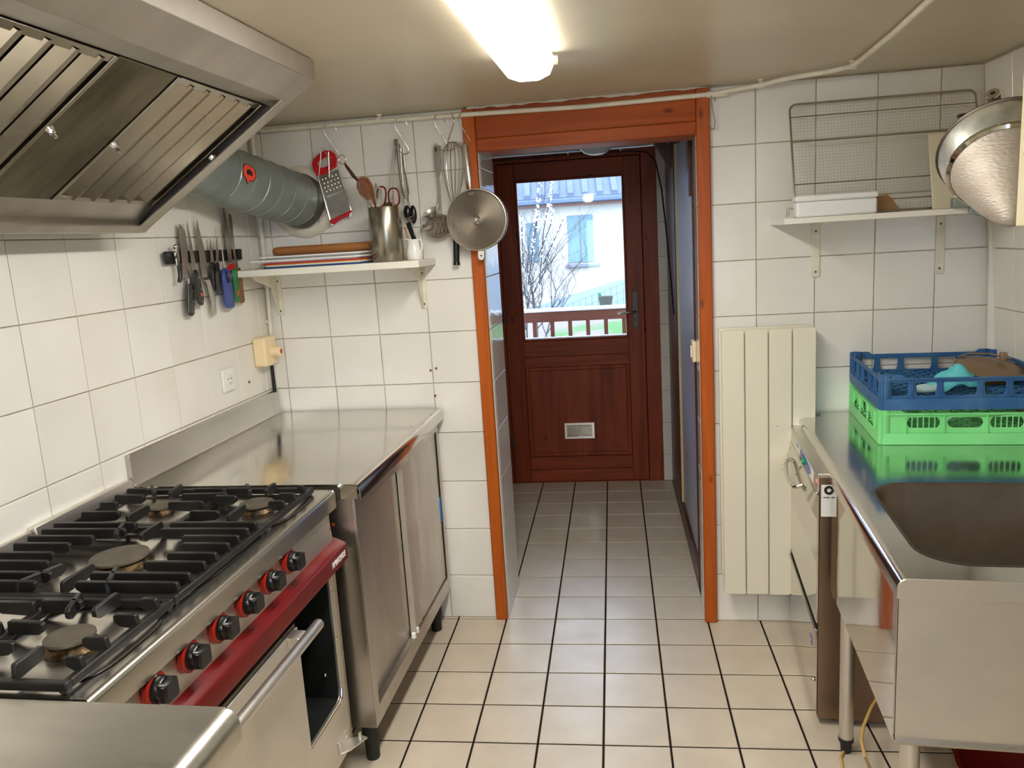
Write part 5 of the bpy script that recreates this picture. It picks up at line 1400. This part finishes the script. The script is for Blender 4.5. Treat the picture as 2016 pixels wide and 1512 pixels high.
# outer box below the basin
ob = MB()
ob.box(.006, .010, SYN+.026, -.700, .465, ZS-.03)
sp2 = part('side_apron', ob, DWMIRROR, sk, bev=.001)
part('front_apron', MB().prism([rrect(.010, SW-.01, .462, ZS-.03, .012, 3)], lambda a, b, d: (a, d, b), SYN+.022, SYN+.026), STEELMAT, sk, bev=.001)
part('far_apron', MB().box(.010, SW-.01, -.704, -.700, .465, ZS-.03), STEELV, sk)
part('under_panel', MB().box(.010, SW-.01, SYN+.012, -.704, .465, .469), STEELV, sk)
def leg(x, y, top, foot=True):
    l_ = part('leg', MB().cyl((x, y, .045 if foot else .02), (x, y, top), .0195, 24), STEELMAT, sk)
    part('leg_foot', MB().lathe([(0,0),(.013,0),(.015,.01),(.016,.03),(.021,.036),(.021,.047),(0,.047)], (x, y, 0), n=20), RUBBER, l_)
leg(.040, -.775, .47); leg(.046, -1.375, .47); leg(.60, -.775, .47); leg(.60, -1.375, .47); leg(.63, -.04, .80)
# red-brown bucket far under the sink
solo('red_bucket', MB().lathe([(0,0),(.10,0),(.105,.004),(.135,.22),(.14,.22),(.14,.226),(.130,.226),(.102,.008),(0,.008)], (.36, -1.12, 0), n=32), base('dark_red_plastic', rgb(120, 24, 18), .4), 'dark red bucket on the floor under the sink basin', 'bucket', FR, (.36, -1.12, 0))
# hose
hp0 = [zz(1655, 1478, .006), zz(1660, 1500, .006), zz(1690, 1545, .006)]
hpts = [Lr(yy(1732, 1365, -.76)) , Lr(yy(1714, 1395, -.80)), Lr(yy(1700, 1430, -.86)), Lr(yy(1696, 1460, -.93)), Lr(yy(1703, 1490, -1.0)), Lr(zz(1716, 1520, .02)), Lr(zz(1735, 1560, .006))]
solo('drain_hose', MB().tube([Lr((.80,-.70,.32)), Lr((.76,-.73,.26))] + hpts, .0045, 8), HOSEY, 'thin yellow hose hanging from under the sink to the floor', 'hose', FR, hpts[-1])
h2_ = [Lr(Vector((.712, -.78, .006))), Lr(zz(1655, 1490, .006)), Lr(zz(1659, 1512, .006)), Lr(zz(1680, 1560, .006)), Lr(zz(1735, 1580, .006))]
solo('floor_hose', MB().tube(h2_, .0045, 8), HOSEY, 'short run of yellow hose lying on the floor by the sink leg', 'hose', FR, h2_[1])

# ================================================================== DISHWASHER
t = dw = thing('dishwasher', 'stainless undercounter dishwasher with blue control sticker beside the radiator', 'dishwasher', FR, (.3, -.36, 0))
DX, DN, DF, DT = -.020, -.655, -.058, .798
SEAM = .738
part('body', MB().box(DX+.001, .60, DN, DF, .022, DT-.008), base('brownish_side_steel', rgb(150, 128, 108), .3, 1.0, col2=rgb(128, 106, 86), nscale=2.5, stretch=(4,4,1), rough2=.42), dw, bev=.002)
part('top_lid', MB().box(DX-.006, .60, DN-.004, DF, DT-.008, DT+.004), STEEL, dw, bev=.002)
part('control_panel', MB().prism([[(DX+.001,DT-.008),(DX-.003,DT-.008),(DX-.006,SEAM+.006),(DX+.001,SEAM+.006)]], lambda a, b, d: (a, d, b), DN+.006, DF-.006), STEELMAT, dw, bev=.001)
part('panel_end', MB().prism([[(DX+.001,DT-.008),(DX-.012,DT-.008),(DX-.016,SEAM+.03),(DX-.008,SEAM+.006),(DX+.001,SEAM+.006)]], lambda a, b, d: (a, d, b), DF-.006, DF), STEELV, dw)
def cp(s_, y, off):                                          # point on the slanted control face
    a = Vector((DX-.003, 0, DT-.008)); b = Vector((DX-.006, 0, SEAM+.006)); p = a.lerp(b, s_); n_ = Vector((-(a.z-b.z), 0, (a.x-b.x))).normalized()
    n_ = Vector((-.998, 0, .06)); p = p + n_*off; return Vector((p.x, y, p.z))
stk = MB().prism([rrect(-.585, -.205, .12, .86, .02, 4)], lambda a, b, d: cp(b, a, d), .0008, .0014)
for q in range(1): pass
stp_ = part('control_sticker', stk, PAPER, dw, smooth=0)
part('sticker_print', MB().prism([[(-.54,.55),(-.52,.25),(-.45,.16),(-.33,.14),(-.30,.3),(-.33,.6),(-.40,.84),(-.50,.84)]], lambda a, b, d: cp(b, a, d), .0016, .002), BLUESTK, stp_, smooth=0)
part('sticker_print', MB().prism([[(-.27,.25),(-.225,.25),(-.225,.42),(-.27,.42)]], lambda a, b, d: cp(b, a, d), .0016, .002), BLUESTK, stp_, smooth=0)
part('button', MB().cyl(cp(.5, -.362, .001), cp(.5, -.362, .010), .010, 16), GREYB, dw, bev=.001)
part('button', MB().cyl(cp(.5, -.412, .001), cp(.5, -.412, .010), .011, 16), GREENB, dw, bev=.001, label='green power button')
part('indicator', MB().cyl(cp(.45, -.632, .0), cp(.45, -.632, .003), .010, 16), base('orange_indicator', rgb(220, 120, 90), .4), dw)
part('panel_trim', MB().box(DX-.010, DX+.0, DN+.002, DF-.002, SEAM, SEAM+.006), CHROME, dw, bev=.002)
dr = MB().prism([[(DX+.000,SEAM-.002),(DX-.008,SEAM-.002),(DX-.020,.69),(DX-.008,.665),(DX-.005,.66),(DX-.005,.335),(DX+.000,.335)]], lambda a, b, d: (a, d, b), DN+.004, DF-.004)
dd_ = part('door', dr, DWMIRROR, dw, bev=.002)
part('lower_panel', MB().box(DX-.004, DX+.0005, DN+.004, DF-.004, .03, .312), DWMIRROR, dw, bev=.002)
part('door_gap', MB().box(DX-.0005, DX+.0008, DN+.004, DF-.004, .312, .335), BLACKM, dw)
part('lower_panel_rim', MB().box(DX-.010, DX-.002, DN+.004, DF-.004, .305, .316), STEEL, dw, bev=.002)
hp1 = [Vector((DX-.010, -.172, .705)), Vector((DX-.030, -.174, .702)), Vector((DX-.038, -.20, .694)), Vector((DX-.044, -.28, .682)), Vector((DX-.044, -.35, .678)), Vector((DX-.038, -.42, .684)), Vector((DX-.030, -.438, .692)), Vector((DX-.010, -.440, .698))]
part('handle', MB().tube(hp1, .0065, 10), CHROME, dd_)
part('rating_plate', MB().box(-.015, .062, DN-.0012, DN-.0002, .672, DT-.030), PAPER, dw, smooth=0)
lc = Vector((.006, DN-.0014, .752))
part('plate_logo', MB().lathe([(.006,0),(.0135,0),(.0135,.0006),(.006,.0006),(.006,0)], lc, (0,-1,0), 20), INKB, dw, smooth=0)
part('plate_logo', MB().box(-.010, .008, DN-.0018, DN-.0013, .729, .7315).box(.012, .028, DN-.0018, DN-.0013, .729, .7315), INKB, dw, smooth=0)
lg = part('front_logo', MB().box(DX-.0048, DX-.0042, -.572, -.540, .218, .246), BLUESTK, dw, smooth=0)
part('logo_mark', MB().cyl((DX-.005, -.556, .232), (DX-.0056, -.556, .232), .005, 12), PAPER, lg, smooth=0)
part('lock_knob', MB().sphere((DX-.008, DN+.03, .135), .007, 10, 8), CHROME, dw)
for x in (.03, .55):
    for y in (DN+.05, DF-.05): part('foot', MB().cyl((x, y, 0), (x, y, .023), .018, 14), RUBBER, dw)

# ================================================================== RADIATOR
t = rd = thing('radiator', 'tall cream four-panel radiator on the back wall right of the doorway', 'radiator', FB, (.62, 0, .15))
rx0, rx1, rz0, rz1 = .4555, .782, .152, 1.152
pw_ = (rx1-rx0)/4
for i in range(4):
    a = rx0 + i*pw_ + .0025; b = rx0 + (i+1)*pw_ - .0025
    part('radiator_panel', MB().prism([rrect(a, b, rz0 + (.0 if i < 2 else -.002), rz1, .008, 3)], lambda p, q, d: (p, d, q), -.086, -.072), RADI, rd, bev=.002)
part('radiator_back', MB().box(rx0+.006, rx1-.006, -.071, -.052, rz0+.03, rz1-.02), RADI, rd, bev=.003)
part('convector', MB().box(rx0-.004, rx1-.01, -.050, -.028, rz0+.06, rz1+.004), RADI, rd, bev=.003)
for x in (rx0+.06, rx1-.06):
    for z in (rz0+.15, rz1-.1): part('wall_mount', MB().box(x-.012, x+.012, -.028, -.001, z-.02, z+.02), SCREWD, rd)

# ================================================================== RIGHT SHELF
S2 = 1.529
t = thing('wall_shelf', 'white wall shelf on the right carrying the wire cooling rack', 'shelf', FB, (1.0, 0, S2))
part('board', MB().box(.6420, 1.325, -.262, -.0005, S2-.018, S2), SHELFW, t, bev=.001)
part('edge_strip', MB().box(.6395, .642, -.262, -.0005, S2-.018, S2), WHITEP, t)
bracket(t, .793, S2-.018, .19, .18, .028, True)
bracket(t, 1.203, S2-.018, .20, .18, .028, True)
# leaning wire rack
t = thing('cooling_rack', 'large rectangular wire cooling rack leaning on the wall above the shelf', 'wire rack', FB, (1.0, -.1, S2))
gx0, gx1, gz0, gz1 = .697, 1.283, S2+.006, 1.908
def gpt(x, z): k = (z-gz0)/(gz1-gz0); return Vector((x, -.150 + .115*k, z + (x-gx0)*.0))
loop = [gpt(p[0], p[1]) for p in rrect(gx0, gx1, gz0, gz1, .022, 5)]
part('frame', MB().tube(loop, .0038, 8, closed=True), WIRE, t)
for k in (.885, .66, .28, .10):
    z = gz0 + (gz1-gz0)*k; part('crossbar', MB().tube([gpt(gx0, z), gpt(gx1, z)], .0022, 6), WIRE, t)
ms_ = MB()
for i in range(1, 54):
    x = gx0 + (gx1-gx0)*i/54; ms_.tube([gpt(x, gz0), gpt(x, gz1)], .0005, 3, caps=False)
for i in range(1, 36):
    z = gz0 + (gz1-gz0)*i/36; ms_.tube([gpt(gx0, z), gpt(gx1, z)], .0005, 3, caps=False)
part('wire_mesh', ms_, base('pale_mesh_wire', rgb(186, 178, 164), .6, 0), t, kind='stuff')
# white box
t = thing('white_box', 'long white plastic box with lid on the right shelf', 'box', FB, (.81, -.20, S2))
part('box_body', MB().box(.684, .934, -.225, -.165, S2+.0005, S2+.050), WHITEP, t, bev=.008, seg=3)
part('lid', MB().box(.682, .936, -.228, -.162, S2+.0505, S2+.070), WHITEP, t, bev=.007, seg=3)
part('wire_clip', MB().tube([(.682,-.2,S2+.03),(.668,-.2,S2+.03),(.665,-.2,S2+.006)], .0012, 5).tube([(.682,-.18,S2+.034),(.664,-.19,S2+.034),(.660,-.19,S2+.006)], .0012, 5), WIRE, t)
mb = MB().prism([[(.938,S2+.001),(.938,S2+.052),(.985,S2+.060),(.998,S2+.046),(1.03,S2+.001)]], lambda a, b, d: (a, d, b), -.150, -.147)
solo('cardboard_flap', mb, CARD, 'bent piece of brown cardboard beside the white box on the shelf', 'cardboard', FB, (.97, -.15, S2), smooth=0)
# cream board upright
mb = MB().prism([[(1.115,S2+.0005),(1.115,S2+.243),(1.30,S2+.250),(1.30,S2+.0005)]], lambda a, b, d: (a, d - (S2+.25-b)*.25, b), -.118, -.108)
solo('cutting_board', mb, BOARDW, 'cream cutting board standing upright against the wire rack', 'cutting board', FB, (1.2, -.15, S2), bev=.004)
# grey steel bracket at the shelf end
p0 = bk(1873, 396, .27); p1 = bk(1962, 388, .27)
mb = MB().box(p0.x, 1.30, -.29, -.262, S2+.001, S2+.031)
mb.prism([[(p0.x+.05,S2-.020),(p0.x+.054,S2+.001),(1.30,S2+.001),(1.30,S2-.045),(p0.x+.12,S2-.035)]], lambda a, b, d: (a, d, b), -.275, -.2625)
solo('steel_bar', mb, GALV, 'short flat grey steel bar lying at the right end of the shelf', 'bar', FB, (p0.x, -.28, S2), bev=.002)
# corner pipe with cap
c0 = bk(1966, 430, .045)
t = thing('corner_pipe', 'thick white painted pipe in the right back corner, with clear cap', 'pipe', FB, (c0.x+.02, -.03, 1.0))
part('pipe', MB().cyl((c0.x+.012, -.034, .80), (c0.x-.006, -.034, 1.47), .018, 20), WALLTILE, t)
part('pipe_cap', MB().lathe([(0,.03),(.020,.03),(.023,.026),(.022,-.02),(.019,-.02),(.0,-.015)], (c0.x-.006, -.034, 1.485), n=20), CLEARISH, t)

# ================================================================== DISHWASHER BASKETS
FK = Frame((.868, -.497, ZS), -.095)
def basket(name, label, mat, z0, side, front, notch, hh_=.098, grp='plastic dishwasher baskets stacked on the sink unit'):
    t = thing(name, label, 'dish rack', FK, (.25, .25, z0), group=grp)
    W = .48; th = .004; zb, zt2 = z0+.004, z0+hh_
    def wall(pts_, holes, fn):
        return MB().prism([pts_] + holes, fn, 0, th)
    def outline(): return [(0,zb),(0,zt2+.010),(.030,zt2+.010),(.062,zt2+.010),(.075,zt2),(W-.075,zt2),(W-.062,zt2+.010),(W,zt2+.010),(W,zb)]
    part('side_wall', wall(outline(), front, lambda a, b, d: (a, .006+d, b)), mat, t, bev=.0012)
    part('side_wall', wall(outline(), front, lambda a, b, d: (a, W-.006-d, b)), mat, t, bev=.0012)
    part('side_wall', wall(outline(), side, lambda a, b, d: (.006+d, a, b)), mat, t, bev=.0012)
    part('side_wall', wall(outline(), side, lambda a, b, d: (W-.006-d, a, b)), mat, t, bev=.0012)
    # lower skirt, top rim
    for nm, z0_, z1_, o in (('skirt', z0+.0005, z0+.036, 0), ('rim', zt2-.005, zt2-.0, -.0)):
        mb = MB(); mb.prism([rrect(o, W-o, o, W-o, .018, 4), rrect(.006, W-.006, .006, W-.006, .014, 4)], lambda a, b, d: (a, b, d), z0_, z1_)
        part(nm, mb, mat, t, bev=.001)
    for x, y in ((.019,.019),(W-.019,.019),(.019,W-.019),(W-.019,W-.019)):
        part('corner_post', MB().lathe([(.0,z0),(.018,z0),(.019,z0+.002),(.019,zt2+.010),(.0155,zt2+.011),(.0155,zt2-.01),(0,zt2-.01)], (x, y, 0), n=20), mat, t)
    rb_ = MB()
    for x in notch:
        for y0_, y1_ in ((0, .006), (W-.006, W)): rb_.box(x-.0014, x+.0014, y0_, y1_, z0+.036, zt2-.004)
        for x0_, x1_ in ((0, .006), (W-.006, W)): rb_.box(x0_, x1_, x-.0014, x+.0014, z0+.036, zt2-.004)
    part('rib', rb_, mat, t, kind='stuff', smooth=0)
    # diagonal lattice floor
    la = MB(); step = .046; k = -W
    while k < W:
        for sg in (1, -1):
            a0 = max(0, k); a1 = min(W, W+k)
            if a1-a0 > .02:
                xa, ya = a0, a0-k; xb_, yb_ = a1, a1-k
                if sg < 0: ya, yb_ = W-ya, W-yb_
                xa, xb_ = min(max(xa,.01),W-.01), min(max(xb_,.01),W-.01); ya, yb_ = min(max(ya,.01),W-.01), min(max(yb_,.01),W-.01)
                la.bar((xa, ya, z0+.037), (xb_, yb_, z0+.037), .0026, .006)
        k += step
    part('lattice', la, mat, t, kind='stuff', smooth=0)
    return t
def trap(x0, x1, z0, z1, k=.006):
    return [(x0+k, z0), (x1-k, z0), (x1-.002, z0+.012), (x1, z1-.004), (x1-.004, z1), (x0+.004, z1), (x0, z1-.004), (x0+.002, z0+.012)]
def slot(x0, x1, z0, z1, n=4):
    r = (z1-z0)/2; zc = (z0+z1)/2
    return [(x1-r+r*math.cos(a), zc+r*math.sin(a)) for a in [-PI/2+PI*i/n for i in range(n+1)]] + [(x0+r-r*math.cos(a), zc-r*math.sin(a)) for a in [-PI/2+PI*i/n for i in range(n+1)]]
ZG, ZB = .0005, .1085
gz = (ZG+.052, ZG+.084)
def barred(x0, x1):
    w = (x1-x0-5*.003)/6; out = []
    for i in range(6):
        a = x0 + i*(w+.003)
        if i == 0: out.append([(a+.008,gz[0]),(a+w,gz[0]),(a+w,gz[1]),(a+.008,gz[1]),(a+.002,gz[1]-.008),(a,(gz[0]+gz[1])/2),(a+.002,gz[0]+.008)])
        elif i == 5: out.append([(a,gz[0]),(a+w-.008,gz[0]),(a+w-.002,gz[0]+.008),(a+w,(gz[0]+gz[1])/2),(a+w-.002,gz[1]-.008),(a+w-.008,gz[1]),(a,gz[1])])
        else: out.append([(a,gz[0]),(a+w,gz[0]),(a+w,gz[1]),(a,gz[1])])
    return out
gfront = barred(.080, .172) + [slot(.192, .290, *gz)] + barred(.308, .398)
gside = barred(.11, .15) + [slot(.22, .28, *gz)] + barred(.33, .37)
basket('green_basket', 'bright green plastic basket, lower of the two on the sink unit', GREENP, ZG, gside, gfront, (.076, .182, .299, .404))
bz = (ZB+.043, ZB+.084)
bfront = [trap(.030,.082,*bz), trap(.100,.160,*bz), trap(.178,.270,*bz), trap(.288,.346,*bz), trap(.364,.424,*bz)]
basket('blue_basket', 'worn blue plastic basket stacked on top of the green one', BLUEP, ZB, bfront, bfront, (.091, .169, .279, .355, .433))
# cloth, white rag and mesh lid in the blue basket
rz_ = random.Random(5)
ZF = ZB + .042
def cloth(cx_, cy_, w, d, h, n=15, seed=1, peak=(.5,.5)):
    q = random.Random(seed); mb = MB(); ph = [q.uniform(0, 6) for _ in range(6)]
    for j in range(n):
        for i in range(n):
            a, b = i/(n-1), j/(n-1)
            rr_ = math.hypot(a-peak[0], b-peak[1])
            z = h*max(0, 1-rr_*1.5) + .010*abs(math.sin(7*a+ph[0]+3*b)) + .008*abs(math.sin(9*b+ph[1]-4*a)) + .002
            mb.v.append(Vector((cx_ + (a-.5)*w + .006*math.sin(5*b+ph[2]), cy_ + (b-.5)*d + .006*math.sin(6*a+ph[3]), ZF + z)))
    for j in range(n-1):
        for i in range(n-1): k = j*n+i; mb.f.append((k, k+1, k+n+1, k+n))
    m = len(mb.v); mb.v += [p - Vector((0,0,.0015)) for p in mb.v]; mb.f += [tuple(m+i for i in reversed(f)) for f in list(mb.f)]
    return mb
solo('turquoise_cloth', cloth(.225, .085, .13, .10, .075, seed=4, peak=(.62,.55)), TURQ, 'crumpled turquoise cloth in the blue basket', 'cloth', FK, (.225, .085, ZF))
solo('white_rag', MB().tube([(.115,.05,ZF+.014),(.135,.045,ZF+.016),(.16,.048,ZF+.013),(.175,.055,ZF+.015)], [.011,.014,.010,.012], 10), base('pale_rag', rgb(196, 222, 220), .9), 'small rolled pale rag left of the turquoise cloth', 'cloth', FK, (.14, .05, ZF))
t = thing('mesh_sieve', 'round brown fine-mesh sieve lying in the blue basket behind the cloth', 'sieve', FK, (.36, .20, ZF))
sc0 = Vector((.372, .235, ZF+.040))
part('mesh_bowl', MB().lathe([(.100,.0),(.095,-.016),(.078,-.029),(.05,-.035),(0,-.037)], sc0, (.05,-.18,.98), n=36), base('brown_fine_mesh_metal', rgb(128, 104, 78), .5, .4, col2=rgb(104, 84, 62), nscale=160, bump=.5, bscale=420), t)
part('mesh_cover', MB().lathe([(.099,.002),(.08,.009),(.04,.014),(0,.016)], sc0, (.05,-.18,.98), n=36), base('brown_sieve_cover', rgb(134, 110, 84), .45, .3), t)
part('rim', MB().lathe([(.099,-.004),(.103,-.004),(.103,.004),(.099,.004),(.099,-.004)], sc0, (.05,-.18,.98), n=36), WIRE, t)
part('handle', MB().tube([sc0+Vector((-.06,.10,.022)), sc0+Vector((-.03,.09,.034)), sc0+Vector((.02,.05,.038)), sc0+Vector((.06,-.01,.030))], .007, 8, flat=.4), base('sieve_handle', rgb(150, 124, 96), .4, .5), t)
part('handle_lug', MB().box(sc0.x+.035, sc0.x+.055, sc0.y-.0, sc0.y+.02, sc0.z+.022, sc0.z+.048), base('sieve_lug', rgb(160, 134, 104), .4, .5), t, bev=.003)

# ================================================================== WALL CUPBOARD AND CONICAL STRAINER (upper right)
cpz = 1.487
e0 = Vector((.80, -1.415, cpz))
t = cbd = thing('wall_cupboard', 'cream painted wall cupboard at the right edge above the sink', 'cupboard', FR, Lr(e0))
el = Lr(e0)
part('cupboard_body', MB().box(el.x, el.x+.50, el.y-.75, el.y, cpz, 1.985), CABP, t, bev=.002)
part('hinge_screw', MB().sphere((el.x, el.y-.03, 1.61), .004, 8, 6), SCREWR, t)
RC = .120
cd = ray(1978, 298); cc = CAMP + cd*1.60
tp2 = CAMP + ray(1993, 443)*1.475
axc = (tp2-cc).normalized(); Lc = (tp2-cc).length
t = thing('conical_strainer', 'dented tinned conical strainer hanging beside the cream cupboard', 'strainer', FW, cc)
part('collar', MB().lathe([(RC,.0),(RC*.97,.02),(RC*.86,.052),(RC*.84,.052),(RC*.95,.018),(RC*.975,.0)], cc, axc, 48), base('dented_tin_collar', rgb(206, 204, 190), .36, .75, col2=rgb(160, 162, 152), nscale=16, rough2=.45, ncontrast=(.42,.58), bump=.1, bscale=12, bdist=.004), t)
part('rim_wire', MB().lathe([(RC-.003,-.003),(RC+.003,-.003),(RC+.004,.001),(RC+.001,.004),(RC-.003,.002),(RC-.003,-.003)], cc, axc, 48), STEELDARK, t)
part('ring_band', MB().lathe([(RC*.86,.048),(RC*.885,.051),(RC*.88,.058),(RC*.83,.062)], cc, axc, 48), CHROME, t)
cp_ = [(RC*.83*(1-k_)**.72, .058+(Lc-.058)*k_) for k_ in (0,.1,.2,.35,.5,.65,.8,.92)] + [(0, Lc)]
part('perforated_cone', MB().lathe(cp_, cc, axc, 48), base('perforated_tin', rgb(192, 182, 168), .5, .5, col2=rgb(176, 158, 138), nscale=7, rough2=.62, ncontrast=(.48,.75), stretch=(1, 1, 3), bump=.9, bscale=110, bdist=.002), t)
def cw(u, v, dd): return CAMP + ray(u, v)*dd
part('handle', MB().tube([cw(1968, 245, 1.64), cw(1960, 205, 1.62), cw(1956, 190, 1.60)], [.008, .0115, .0125], 16), DARKW if False else BURNCAP, t)
part('handle_end', MB().lathe([(.005,.0),(.0125,.0),(.0125,.004),(.005,.004),(.005,0)], cw(1955, 186, 1.598), (cw(1955, 180, 1.59)-cw(1956, 190, 1.60)).normalized(), 20), CHROME, t)
part('rest_hook', MB().tube([cw(1912, 228, 1.62), cw(1898, 228, 1.60), cw(1887, 229, 1.59)], [.006, .0055, .004], 8), BLACKP, t)
